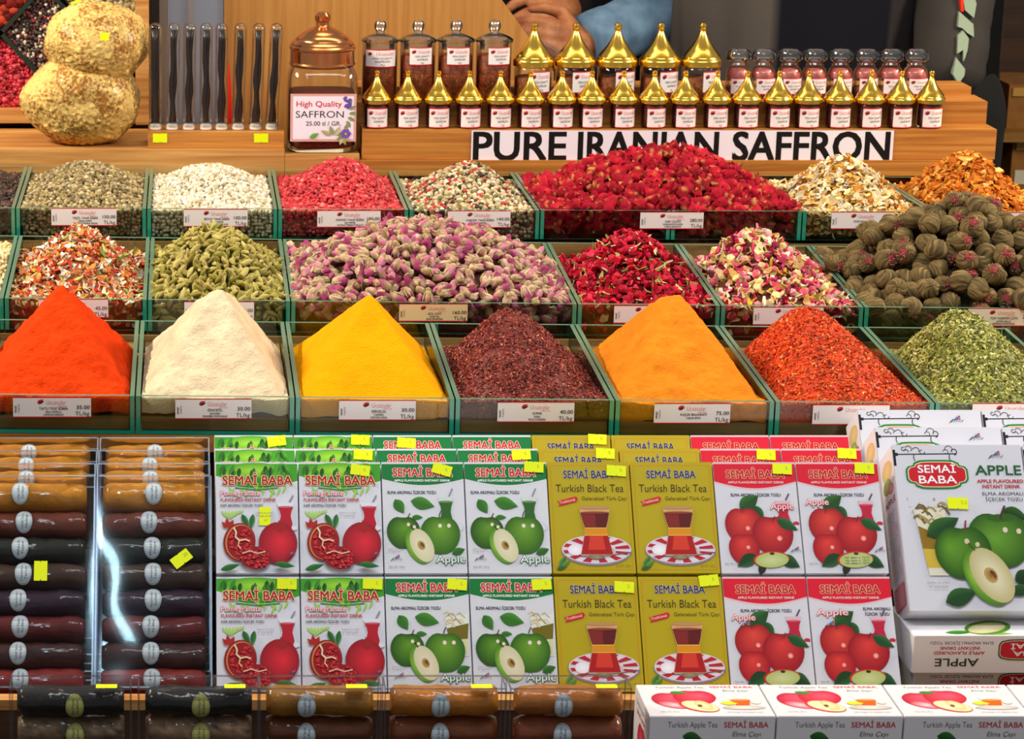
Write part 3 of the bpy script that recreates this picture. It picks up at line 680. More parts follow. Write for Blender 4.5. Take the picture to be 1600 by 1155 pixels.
MB().box(xat(563, YB), xat(1556, YB), YB, YB+.12, zlb, zb-.0006).build('base_board', WOODH, STEPS, None, TO)
MB().box(xat(566, y1), xat(1558, y1), y1, y2+.004, zb, z1).build('step', WOODH, STEPS, None, TO)
MB().box(xat(557, y2), xat(1540, y2), y2, y3+.004, max(zb, zl1+.0004), z2).build('step', WOODH, STEPS, None, TO)
MB().box(xat(557, y3), xat(1513, y3), y3, y3+.06, max(zb, zl1+.0004), z3).build('step', WOODH, STEPS, None, TO)
MB().box(xm+.002, xat(1556, YB), YB+.03, YB+.06, .0, zlb-.0005).build('step_support', WOODD, STEPS, None, TO)
# printed banner on the lowest step
bw = xat(1397, y1)-xat(737, y1); bh = zat(1000, 203.5, y1)-zat(1000, 252, y1)
A = Art(660, 49); A.rect(0, 0, 660, 49, '#efe6ee'); A.text(2, 47.5, 'PURE', 45.5, '#0c0806', fit=148, bold=.045)
A.text(166, 48, 'IRANIAN', 46, '#0c0806', fit=222, bold=.045); A.text(408, 48.5, 'SAFFRON', 46.5, '#0c0806', fit=248, bold=.045)
BN = root('paper_banner', 'white paper banner reading PURE IRANIAN SAFFRON in bold black capitals', 'sign', ((xat(737, y1)+xat(1397, y1))/2, y1-.0012, zat(1000, 252, y1)))
A.emit(MB(), flat(A, bw, bh)).build('printed_sheet', PAPER, BN)

# ---- saffron jars
def brand_label(w, h, lines, red_w=1.6):
    A = Art(w, h); A.rect(0, 0, w, h, '#f3e9e6', nx=10); A.rect(0, 0, w, red_w, '#d8202c', nx=10); A.rect(0, h-red_w, w, h, '#d8202c', nx=10)
    k = h/31
    A.leaf(w*.08, 9*k, 9*k, 4.5*k, -28, '#d02028'); A.leaf(w*.10, 10.5*k, 8.5*k, 3*k, -24, '#40281e')
    A.text(w*.36, 10.3*k, 'Ucuzcular', 6.0*k, '#e06a64', fit=w*.56, bold=-.004)
    y = 17*k
    for i, t in enumerate(lines): A.text(w*.55, y, t, 3.4*k, '#2a201e', fit=w*(.62, .46, .14)[min(i, 2)], align='C', bold=.01); y += 5.6*k
    return A
SMALL_L = brand_label(36, 31, ['HIGH QUALITY', 'SAFFRON', '5 gr']); BIG_L = brand_label(38, 31, ['HIGH QUALITY', 'SAFFRON', '10 gr'])
ORD = ['first', 'second', 'third', 'fourth', 'fifth', 'sixth', 'seventh', 'eighth', 'ninth', 'tenth', 'eleventh', 'twelfth', 'thirteenth', 'fourteenth', 'fifteenth', 'sixteenth', 'seventeenth', 'eighteenth', 'nineteenth']
def gold_lid(r, h, z0, n=28):
    """pointed domed lid: brim, curved cone, ball on top"""
    p = [(r*.93, 0), (r, .015*h), (r, .13*h), (r*.985, .16*h), (r*.90, .20*h), (r*.88, .225*h), (r*.90, .24*h), (r*.70, .36*h), (r*.66, .375*h), (r*.5, .48*h), (r*.36, .58*h), (r*.23, .70*h), (r*.14, .80*h), (r*.13, .83*h),
         (r*.19, .835*h), (r*.19, .855*h), (r*.11, .862*h), (r*.13, .88*h), (r*.175, .91*h), (r*.175, .95*h), (r*.12, .985*h), (r*.02, h)]
    return MB().lathe([(a, z0+b) for a, b in p], n)
def gold_proto():
    t = root('saffron_jar', 'x', 'jar'); R, H = .0166, .0355
    MB().lathe([(R*.9, 0), (R, .002), (R, H*.84), (R*.93, H*.92), (R*.86, H)], 24, cap1=False).build('glass_body', JARG, t, 40)
    MB().lathe([(R*.86, .0025), (R*.93, .004), (R*.93, H*.84), (R*.84, H*.93)], 24).build('saffron', SAFF, t, 40)
    gold_lid(.0203, .0445, H-.002).build('lid', GOLD, t, 35)
    SMALL_L.emit(MB(), wrap(SMALL_L, .032, .0272, R+.0003, H*.80)).build('label', PAPER, t)
    return t
gp = gold_proto(); first = True
xsm = [588, 636, 684, 732, 780, 827, 876, 922.5, 972, 1020, 1068, 1117.6, 1164.6, 1214, 1260, 1308.5, 1357, 1404.6, 1451]
for i, px in enumerate(xsm):
    yy = y1+.019; t = gp if first else copy_tree(gp); first = False
    t.location = (PY(px, 190, yy).x, yy, z1+.0003)
    t.rotation_euler.z = math.radians([0, 4, 2, 8, 3, 6, 7, 5, 9, 14, 4, 6, 8, 7, 5, 6, 9, 8, 7][i]-3 + 6)
    setp(t, 'small saffron jar with pointed gold lid, %s from the left in the front row' % ORD[i], 'jar', 'small gold-lidded saffron jars')
def big_gold():
    t = root('saffron_jar', 'x', 'jar'); R, H = .0265, .046
    MB().lathe([(R*.92, 0), (R, .003), (R, H*.9), (R*.9, H)], 26, cap1=False).build('glass_body', JARG, t, 40)
    MB().lathe([(R*.88, .003), (R*.94, .005), (R*.94, H*.62), (R*.9, H*.66)], 26).build('saffron', plain('pale_saffron', '#c8722c', .6, bump=.8, bscale=350, noisecol='#8a3a10', nscale=200), t, 40)
    gold_lid(.0285, .0595, H-.001, 32).build('lid', GOLD, t, 35)
    BIG_L.emit(MB(), wrap(BIG_L, .032, .030, R+.0003, H*.88, .35)).build('label', PAPER, t)
    return t
g2 = big_gold()
for i, px in enumerate([832, 897, 962, 1029, 1094]):
    yy = y2+.031; t = g2 if i == 0 else copy_tree(g2); t.location = (PY(px, 140, yy).x, yy, z2+.0003); t.rotation_euler.z = .06*i-.05
    setp(t, 'large saffron jar with pointed gold lid, %s from the left in the back row' % ORD[i], 'jar', 'large gold-lidded saffron jars')
def ball_jar():
    t = root('saffron_jar', 'x', 'jar'); R, H = .0248, .079
    MB().lathe([(R*.92, 0), (R, .003), (R, H*.86), (R*.98, H*.9), (R, H)], 26, cap1=False).build('glass_body', JARG, t, 40)
    MB().lathe([(R*.88, .003), (R*.94, .006), (R*.94, H*.74), (R*.86, H*.77)], 26).build('saffron', plain('amber_saffron', '#b8521c', .45, bump=.8, bscale=300, noisecol='#6e220a', nscale=120), t, 40)
    MB().lathe([(R*.8, H-.010), (R*.8, H), (R*1.05, H), (R*1.06, H+.003), (R*.9, H+.006), (R*.5, H+.0105), (R*.26, H+.012), (R*.24, H+.014), (R*.34, H+.019), (R*.345, H+.0235), (R*.25, H+.028), (R*.02, H+.030)], 26).build('ball_stopper', clear('frosted_clear', (.86, .88, .86), 1.5, .08, 1.6, .10), t, 40)
    return t
bj = ball_jar(); BJ = [bj]+[copy_tree(bj) for _ in range(3)]
for i, (px, ph, wd) in enumerate([(592.5, 0, .047), (651.5, .12, .033), (710.5, .08, .033), (770, .25, .033)]):
    yy = y2+.030; t = BJ[i]; t.location = (PY(px, 140, yy).x, yy, z2+.0003)
    q = BIG_L if i else brand_label(54, 31, ['HIGH QUALITY', 'SAFFRON', '30 gr'])
    q.emit(MB(), wrap(q, wd, .0245, .0248+.0003, .0735 if i else .0705, ph)).build('label', PAPER, t)
    setp(t, ['saffron jar with ball stopper and wide wrap-around label, beside the copper-lidded jar', 'saffron jar with ball stopper, second from the copper-lidded jar', 'saffron jar with ball stopper, third from the copper-lidded jar', 'saffron jar with ball stopper, next to the large gold lids'][i], 'jar', 'saffron jars with glass ball stoppers')
def bottle():
    t = root('saffron_bottle', 'x', 'bottle'); R, H = .0172, .046
    MB().lathe([(R*.92, 0), (R, .003), (R, H*.72), (R*.9, H*.86), (R*.72, H*.92), (R*.72, H)], 22, cap1=False).build('glass_body', JARG, t, 40)
    MB().lathe([(R*.86, .003), (R*.92, .005), (R*.92, H*.28), (R*.86, H*.32)], 20).build('saffron', MATS['pale_saffron'], t, 40)
    MB().lathe([(R*.88, H*.60), (R*.86, H*.72), (R*.6, H*.86), (R*.3, H*.88)], 20).build('red_seal', plain('red_seal', '#c25c54', .4), t, 40)
    MB().lathe([(R*.62, H), (R*.66, H+.003), (R*.98, H+.007), (R*1.02, H+.012), (R*.92, H+.0175), (R*.6, H+.021), (R*.02, H+.022)], 22).build('stopper', clear('thick_clear', (.93, .93, .93), 1.5, .05, 1.6, .10), t, 40)
    BIG_L.emit(MB(), wrap(BIG_L, .031, .0225, R+.0003, H*.62, .15)).build('label', PAPER, t); return t
bt = bottle()
for i, px in enumerate([1152, 1191, 1232, 1271, 1311, 1351, 1389.5, 1428.5]):
    yy = y2+.040; t = bt if i == 0 else copy_tree(bt); t.location = (PY(px, 140, yy).x, yy, z2+.0003); t.rotation_euler.z = .03*(i % 3)
    setp(t, 'small clear saffron bottle with thick glass stopper, %s from the large gold lids' % ORD[i], 'bottle', 'saffron bottles with thick glass stoppers')

# ---- large copper-lidded jar
yc = YB+.052; cj = root('saffron_jar', 'big square saffron jar with a domed copper lid and a priced paper label', 'jar', (PY(502, 200, yc).x, yc, zl1+.0004))
rw = 54/FPX*3.62; R = rw; hz = zat(502, 98, yc)-zl1
MB().lathe([(R*.86, 0), (R*.97, .003), (R*1.0, .010), (R*1.0, hz*.78), (R*.96, hz*.90), (R*.84, hz*.98), (R*.80, hz)], 40, cap1=False, sq=5).build('glass_body', JARG, cj, 50)
MB().lathe([(R*.86, .006), (R*.93, .009), (R*.93, hz*.66), (R*.86, hz*.67)], 40, sq=5).build('saffron', SAFF, cj, 50)
zq = hz-.004; cr = 51/FPX*3.62; ch = zat(502, 18, yc)-zl1-zq
MB().lathe([(cr*.96, zq), (cr*1.0, zq+.03*ch), (cr*1.0, zq+.05*ch), (cr*.97, zq+.08*ch), (cr*.97, zq+.30*ch), (cr*1.0, zq+.32*ch), (cr*1.0, zq+.36*ch), (cr*.95, zq+.39*ch), (cr*.95, zq+.42*ch), (cr*.86, zq+.47*ch), (cr*.82, zq+.48*ch), (cr*.80, zq+.51*ch), (cr*.66, zq+.58*ch), (cr*.62, zq+.59*ch), (cr*.58, zq+.62*ch), (cr*.36, zq+.69*ch), (cr*.24, zq+.72*ch), (cr*.20, zq+.75*ch), (cr*.19, zq+.80*ch), (cr*.23, zq+.84*ch), (cr*.24, zq+.92*ch), (cr*.16, zq+.985*ch), (cr*.02, zq+ch)], 44).build('copper_lid', COPPER, cj, 30)
A = Art(101, 78); A.rect(0, 0, 101, 78, '#d8a49a'); A.rect(4, 4, 97, 74, '#eee6f2')
A.text(9, 21, 'High Quality', 9, '#c81e28', fit=70, bold=.03); A.text(8, 39, 'SAFFRON', 11, '#14100e', fit=74, bold=.012); A.text(24, 52, '25.00 tl / GR.', 7, '#2a2420', fit=54, bold=.015)
for a in range(7): A.leaf(88+2*math.sin(a), 20+a*6, 13, 6, -60+a*31, '#8a9a68', '#6a7a4c')
for a in range(9): A.ell(88+random.uniform(-5, 5), 14+random.uniform(-8, 9), 2.4, 3.4, '#5a3c9a', '#7a5cc0', rot=30*a, n=8)
for a in range(8): A.leaf(62+a*3.5, 68, 17, 7, -150+a*44, ['#b0a878', '#8f9c5a', '#c8bf98', '#7d8a4a'][a % 4], '#a09a68')
for a in range(7): A.ell(85+5*math.cos(a), 65+5*math.sin(a), 2.6, 4, '#6a3ca8', '#8c68c8', rot=51*a, n=8)
A.ell(85, 65, 1.6, 1.6, '#e8c040', n=8); A.leaf(30, 72, 16, 8, -30, '#6a9a3c', '#8ab858')
m = A.emit(MB(), flat(A, rw*1.86, .0655, 0, .082, -R-.0004)); m.build('paper_label', PAPER, cj)

# ---- vanilla tubes in a wooden block
yv = YB+.004; vx0, vx1 = xat(231, yv), xat(444, yv); vz = zat(340, 207, yv)-zl0
VB = root('tube_block', 'long wooden block holding eight glass vanilla tubes', 'block', ((vx0+vx1)/2, yv+.034, zl0+.0004)); w2 = (vx1-vx0)/2
MB().box(-w2, w2, -.034, .034, 0, vz).build('wooden_block', WOODH, VB)
def sticker(parent, x, z, w, h, y, rot=0, txt='5.', name='price_sticker'):
    A = Art(30, 17); A.poly([(0, 0), (13, 0), (14, 1.5), (15, 0), (30, 0), (30, 17), (16, 17), (15, 15), (14, 17), (0, 17)], '#e4f000'); A.text(20, 9.5, txt, 5, '#8a9a20', bold=-.004)
    return part(name, A.emit(MB(), flat(A, w, h, 0, h/2)).mesh(name, PAPER), parent, (x, y, z), (0, rot, 0))
for px in (250, 408): sticker(VB, PY(px, 213, yv).x-VB.location.x, vz-.008, .0195, .0125, -.0345, txt='')
BEAN = plain('vanilla_bean', '#1c0f0a', .35, bump=.4, bscale=200)
for i, (px, ln) in enumerate([(244, .0), (270, .02), (296, .01), (323, .0), (347, .0), (373, .02), (400, .03), (425, .045)]):
    yy = yv+.022; b = PY(px-1, 197, yy); hh = zat(px, 36, yy)-zl0-vz
    t = root('vanilla_tube', 'glass tube with a dark vanilla bean, %s from the sponges' % ORD[i], 'tube', (b.x, yy, zl0+vz+.0006), (0, ln, 0), 'vanilla tubes in the wooden block')
    r = .0089
    MB().lathe([(r, .004), (r, hh-.010), (r*.9, hh-.005), (r*.6, hh-.0015), (r*.05, hh)], 16, cap0=False).build('glass_tube', JARG, t, 60)
    MB().lathe([(r*.85, 0), (r*.95, .001), (r*.95, .006), (r*.7, .008)], 14).build('white_plug', plain('white_plug', '#e8e2d8', .5) if 'white_plug' not in MATS else MATS['white_plug'], t, 40)
    q = MB()
    for s in (-1, 1):
        q.tube([(s*.0014+.0010*math.sin(k*1.3+i+s), .001*s, .010+(hh-.020)*k/9) for k in range(10)], [.0033+.0005*math.sin(k*2+i) for k in range(10)], 6)
    q.build('vanilla_bean', BEAN, t, 180)

# ---- wrapped sponges
SPM, N, L, b = newmat('wrapped_sponge')
tc = N.new('ShaderNodeTexCoord'); vo = N.new('ShaderNodeTexNoise'); vo.inputs['Detail'].default_value = 2; vo.inputs['Scale'].default_value = 240; ns = N.new('ShaderNodeTexNoise'); ns.inputs['Scale'].default_value = 28; ns.inputs['Detail'].default_value = 6
L.new(tc.outputs['Object'], vo.inputs['Vector']); L.new(tc.outputs['Object'], ns.inputs['Vector'])
rp = N.new('ShaderNodeValToRGB'); rp.color_ramp.elements[0].position = .36; rp.color_ramp.elements[1].position = .54; rp.color_ramp.elements[0].color = (*lin('#a86c22'), 1); rp.color_ramp.elements[1].color = (*lin('#f0ca74'), 1)
mx = N.new('ShaderNodeMath'); mx.operation = 'MULTIPLY_ADD'; mx.inputs[1].default_value = .9; L.new(vo.outputs['Fac'], mx.inputs[0]); L.new(ns.outputs['Fac'], mx.inputs[2])
sb = N.new('ShaderNodeMath'); sb.operation = 'SUBTRACT'; sb.inputs[1].default_value = .45; L.new(mx.outputs[0], sb.inputs[0]); L.new(sb.outputs[0], rp.inputs['Fac']); L.new(rp.outputs['Color'], b.inputs['Base Color'])
bp = N.new('ShaderNodeBump'); bp.inputs['Strength'].default_value = .6; bp.inputs['Distance'].default_value = .002; L.new(mx.outputs[0], bp.inputs['Height']); L.new(bp.outputs['Normal'], b.inputs['Normal']); b.inputs['Roughness'].default_value = .8
WRAP, N, L, b = newmat('wrap_film'); N.clear()
out = N.new('ShaderNodeOutputMaterial'); tr = N.new('ShaderNodeBsdfTransparent'); gl = N.new('ShaderNodeBsdfGlossy'); gl.inputs['Roughness'].default_value = .17; ms = N.new('ShaderNodeMixShader'); fr = N.new('ShaderNodeFresnel'); fr.inputs['IOR'].default_value = 1.5
ma = N.new('ShaderNodeMath'); ma.operation = 'MULTIPLY'; ma.inputs[1].default_value = .45; tc = N.new('ShaderNodeTexCoord'); ns = N.new('ShaderNodeTexNoise'); ns.inputs['Scale'].default_value = 30; ns.inputs['Detail'].default_value = 3; ns.inputs['Distortion'].default_value = 1.5
bp = N.new('ShaderNodeBump'); bp.inputs['Strength'].default_value = .6; bp.inputs['Distance'].default_value = .004; L.new(tc.outputs['Object'], ns.inputs['Vector']); L.new(ns.outputs['Fac'], bp.inputs['Height']); L.new(bp.outputs['Normal'], gl.inputs['Normal']); L.new(bp.outputs['Normal'], fr.inputs['Normal'])
L.new(fr.outputs[0], ma.inputs[0]); L.new(ma.outputs[0], ms.inputs[0]); L.new(tr.outputs[0], ms.inputs[1]); L.new(gl.outputs[0], ms.inputs[2]); L.new(ms.outputs[0], out.inputs['Surface'])
def sponge(px, py, rx, ry, seed, label, rot=0., yy=YB+.052):
    c = PY(px, py, yy); k = (c-EYE).length/FPX; a, h = rx*k, ry*k
    t = root('wrapped_sponge', label, 'sponge', (c.x, yy, c.z-h if seed != 1 else zl0-.002))
    v, f = proto(lambda q: bmesh.ops.create_icosphere(q, subdivisions=6, radius=1)); sg = np.sign(v)
    d = 1+.16*fbm(v+seed*7, 1.4, 2)
    body = v*d[:, None]*np.array([a, a*.8, h])+np.array([0, 0, h]); sv = body*1
    n = v/np.linalg.norm(v, axis=1)[:, None]; body = body+n*(.0035*fbm(v+seed, 16, 3)-.0025*(vnoise(v, 30)>.22))[:, None]
    part('sponge_body', np_mesh('sponge_body', body, f, np.ones((len(v), 3)), SPM), t).rotation_euler = (0, 0, 0)
    v2, f2 = proto(lambda q: bmesh.ops.create_icosphere(q, subdivisions=4, radius=1)); d2 = 1.012+.16*fbm(v2+seed*7, 1.4, 2)
    part('film_wrap', np_mesh('film_wrap', v2*d2[:, None]*np.array([a, a*.8, h])+np.array([0, 0, h]), f2, np.ones((len(v2), 3)), WRAP), t)
    return t, a, h
t, a, h = sponge(129, 176, 92, 72, 1, 'lower natural sponge wrapped in clear film, standing on the wooden ledge')
sticker(t, -.006, h*1.86, .018, .007, -.030, .1, '').rotation_euler.x = -.9
t, a, h = sponge(152, 66, 83, 66, 4, 'upper natural sponge wrapped in clear film, balanced on another sponge')
sticker(t, .012, h*1.26, .012, .010, -a*.80, .05, '').rotation_euler.x = -.2; sticker(t, -.028, h*1.97, .014, .005, -.012, -.3, '').rotation_euler.x = -1.1

# ---- upright display case with diagonal compartments behind the sponges
yd = YB+.20; dc = root('display_case', 'wooden wall case with diagonal compartments of pepper behind the sponges', 'case', (PY(60, 100, yd).x, yd, 0)); O = dc.location
def q(px, py): p = PY(px, py, yd); return p.x, p.z
xL, xR = q(-150, 100)[0], q(233, 100)[0]; xr2 = q(212, 100)[0]; zT = q(100, -140)[1]; zB1 = q(60, 168)[1]; zB0 = q(60, 189)[1]
MB().box(xL, xr2-.0004, yd-.02, yd+.01, zB0, zB1).build('bottom_rail', WOODL, dc, None, O)
MB().box(xr2, xR, yd-.022, yd+.01, zB0-.002, zT).build('side_stile', WOODL, dc, None, O)
MB().box(xL, xr2, yd+.012, yd+.02, zB1, zT).build('back_board', DARK, dc, None, O)
MB().box(xL, xR, yd+.021, yd+.03, .0, zT).build('back_panel', WOODD, dc, None, O)
def strip(a, b, w, name):
    (xa, za), (xb, zb_) = q(*a), q(*b); d = Vector((xb-xa, 0, zb_-za)).normalized(); nn = Vector((-d.z, 0, d.x))*w/2; A_, B_ = Vector((xa, yd-.006, za)), Vector((xb, yd-.006, zb_)); t = Vector((0, .018, 0))
    MB().hexa([A_-nn, B_-nn, A_-nn+t, B_-nn+t, A_+nn, B_+nn, A_+nn+t, B_+nn+t]).build(name, plain('dark_green_divider', '#1c2a22', .3) if 'dark_green_divider' not in MATS else MATS['dark_green_divider'], dc, None, O)
strip((-60, -18), (82, 140), .006, 'divider'); strip((-60, 118), (76, -30), .006, 'divider')
strip((60, -30), (215, 130), .006, 'divider')
def fill(poly_, size, cols, wts, name, label, mat=PEPPER, n=900, shp=ICO1):
    xs_ = [q(*p)[0] for p in poly_]; zs_ = [q(*p)[1] for p in poly_]; P_ = list(zip(xs_, zs_)); pos = []
    def inside(x, z):
        c = False
        for (ax, az), (bx, bz) in zip(P_, P_[1:]+P_[:1]):
            if (az > z) != (bz > z) and x < (bx-ax)*(z-az)/(bz-az)+ax: c = not c
        return c
    while len(pos) < n:
        x, z = random.uniform(min(xs_), max(xs_)), random.uniform(min(zs_), max(zs_))
        if inside(x, z): pos.append((x, yd+.006+random.uniform(-.004, .004), z))
    pos = np.array(pos); v, f = rough(shp, .3, 2.5); stuff(name, pile([inst(v, f, ONE(v), pos, rotm(n), size*(.8+.4*rng.random(n)), pick(cols, n, wts, .2))]), mat, label, 'spice')
fill([(-60, 110), (4, 58), (80, 140), (95, 168), (-60, 168)], .0034, ['#a81428', '#c42038', '#8a0c1c', '#d84858'], None, 'red_pepper_filling', 'red peppercorns behind the lower sponge in the diagonal wall case', n=2200)
fill([(8, 52), (58, -4), (72, -12), (190, 108), (205, 168), (100, 168)], .0032, ['#3a2a26', '#c8b898', '#7a2028', '#e0d8c0', '#4a3a30', '#241816'], [4, 2, 3, 1, 3, 3], 'mixed_pepper_filling', 'dark mixed peppercorns behind the sponges in the diagonal wall case', n=3200)
fill([(-60, -20), (60, -20), (0, 48), (-60, 0)], .0095, ['#7a1c14', '#5a100e', '#a03820', '#c06a30'], [3, 3, 2, .6], 'dried_fruit_filling', 'dark red dried fruit in the upper corner of the wall case', n=260, shp=ICO2, mat=PETAL)
fill([(78, -30), (215, -30), (215, 115), (195, 100)], .007, ['#8a7a50', '#b0a070', '#6a5c38', '#c4b890'], None, 'dried_leaf_filling', 'tan dried leaves above the upper sponge in the wall case', n=600, mat=PETAL)

# ---- upright panels behind
yp = y3+.16
def panel(name, label, pts, th, m, y=yp):
    q_ = [PY(a, b, y) for a, b in pts]; n = len(q_); o = q_[0].copy(); o.z = 0
    r_ = root(name, label, 'board', o)
    MB().add([p for p in q_]+[p+Vector((0, th, 0)) for p in q_], [tuple(range(n)), tuple(range(2*n-1, n-1, -1))]+[(i, (i+1) % n+0, (i+1) % n+n, i+n)[::-1] for i in range(n)]).build('board', m, r_, None, o); return r_
WOODV2 = WOODV
panel('veneer_screen', 'large upright wood veneer panel with a slanting edge behind the jars', [(350, 300), (865, 300), (865, 112), (752, -45), (640, -190), (350, -190)], .018, WOODV)
panel('grey_panel', 'plain blue grey panel beside the wooden veneer behind the vanilla tubes', [(262, 300), (349.3, 300), (349.3, -190), (262, -190)], .012, plain('grey_board', '#9398a6', .5), yp+.004)
panel('beige_strip', 'narrow beige upright strip beside the grey panel', [(249, 300), (261.6, 300), (261.6, -190), (249, -190)], .012, plain('beige_board', '#8a7868', .5), yp+.004)
panel('chrome_rail', 'thin pale upright rail in front of the grey panel', [(294.5, 300), (301.5, 300), (301.5, -190), (294.5, -190)], .008, plain('pale_rail', '#b8b4b0', .3, .6), yp-.02)
panel('brown_board', 'dark brown speckled board between the display case and grey panel', [(228, 300), (248.5, 300), (248.5, -190), (228, -190)], .012, plain('speckled_brown', '#3a2414', .8, noisecol='#1a0e08', nscale=300), yp+.004)
panel('red_marker', 'narrow bright red upright wedge between the vanilla tubes', [(350, 300), (366, 300), (361, 130), (357, 92)], .006, plain('red_plastic', '#e81c10', .4), yp-.012)

# ------------------------------------------------------------------ sloping display of boxes in front
PW = .0795; XB = lambda k: .0283+PW*k
pa, pb = P(600, 725, 2.488), P(600, 1066, 2.405); TH = math.atan2(pa.y-pb.y, pa.z-pb.z)
UP = Vector((0, math.sin(TH), math.cos(TH))); BK = Vector((0, math.cos(TH), -math.sin(TH)))
def on_slope(px, py):      # where a line of sight meets the sloping front plane
    d = ray(px, py); n = BK; return EYE+d*((pa-EYE).dot(n)/d.dot(n))
A_top, A_bot, B_top = on_slope(600, 721.5), on_slope(600, 896.5), on_slope(600, 900.5)
BH = (A_top-A_bot).length; BT = .036
# --- pictures
def glass_pic(A, x, y, w, h, col, rim='#d8dce6', spoon='#8a8a98'):
    A.line([(x+w*.72, y-h*.02), (x+w*.95, y-h*.28)], w*.10, spoon)
    A.poly([(x, y), (x+w, y), (x+w*.86, y+h*.3), (x+w*.82, y+h*.5), (x+w*.95, y+h*.8), (x+w*.85, y+h), (x+w*.15, y+h), (x+w*.05, y+h*.8), (x+w*.18, y+h*.5), (x+w*.14, y+h*.3)][::1], rim)
    A.poly([(x+w*.06, y+h*.16), (x+w*.94, y+h*.16), (x+w*.84, y+h*.32), (x+w*.79, y+h*.5), (x+w*.9, y+h*.8), (x+w*.82, y+h*.96), (x+w*.18, y+h*.96), (x+w*.1, y+h*.8), (x+w*.21, y+h*.5), (x+w*.16, y+h*.32)], col)
    A.ell(x+w/2, y+h*.16, w*.44, h*.035, '#c86070' if col[1] in 'abcd' else '#6a8a50', n=12)
def stem(A, x, y, k=1.): A.line([(x, y+4*k), (x+1*k, y), (x+4*k, y-6*k)], 1.6*k, '#4a2c28')
def shine(A, x, y, r, c='#e8d8c8'): A.ell(x, y, r, r*1.1, c, n=10)
def cut_apple(A, cx, cy, rx, ry, rot, skin='#4f8a1e', flesh='#cfc8a0'):
    c, q = math.cos(math.radians(rot)), math.sin(math.radians(rot))
    A.ell(cx-rx*.22, cy+ry*.03, rx*1.12, ry*1.02, skin, '#8ab83a', rot, off=(-rx*.8, 0)); A.ell(cx+rx*.06, cy, rx*.98, ry*.96, flesh, '#e2dcc0', rot, n=26)
    A.ell(cx, cy, rx*.34, ry*.27, '#b89c58', '#8a5c28', rot, n=12); A.leaf(cx-1, cy-ry*.16, ry*.3, rx*.2, 75+rot, '#5a3414'); A.leaf(cx+rx*.12, cy-ry*.1, ry*.26, rx*.16, 100+rot, '#6a4018')
    A.line([(cx+q*ry*.9, cy-c*ry*.9), (cx+q*ry*1.18-rx*.1, cy-c*ry*1.18)], 1.6, '#4a2c1c')
def band(A, col, y0, y1, edge='#d8d8dc'):
    pts = [(0, 3), (128, 3)]+[(128-128*i/16, y0+(y1-y0)*math.sin(math.pi*i/16)) for i in range(17)]
    e = [(0, 0), (128, 0)]+[(128-128*i/16, y0+2.2+(y1-y0+.6)*math.sin(math.pi*i/16)) for i in range(17)]
    A.poly([(p[0], p[1]) for p in e], edge); A.poly(pts, col)
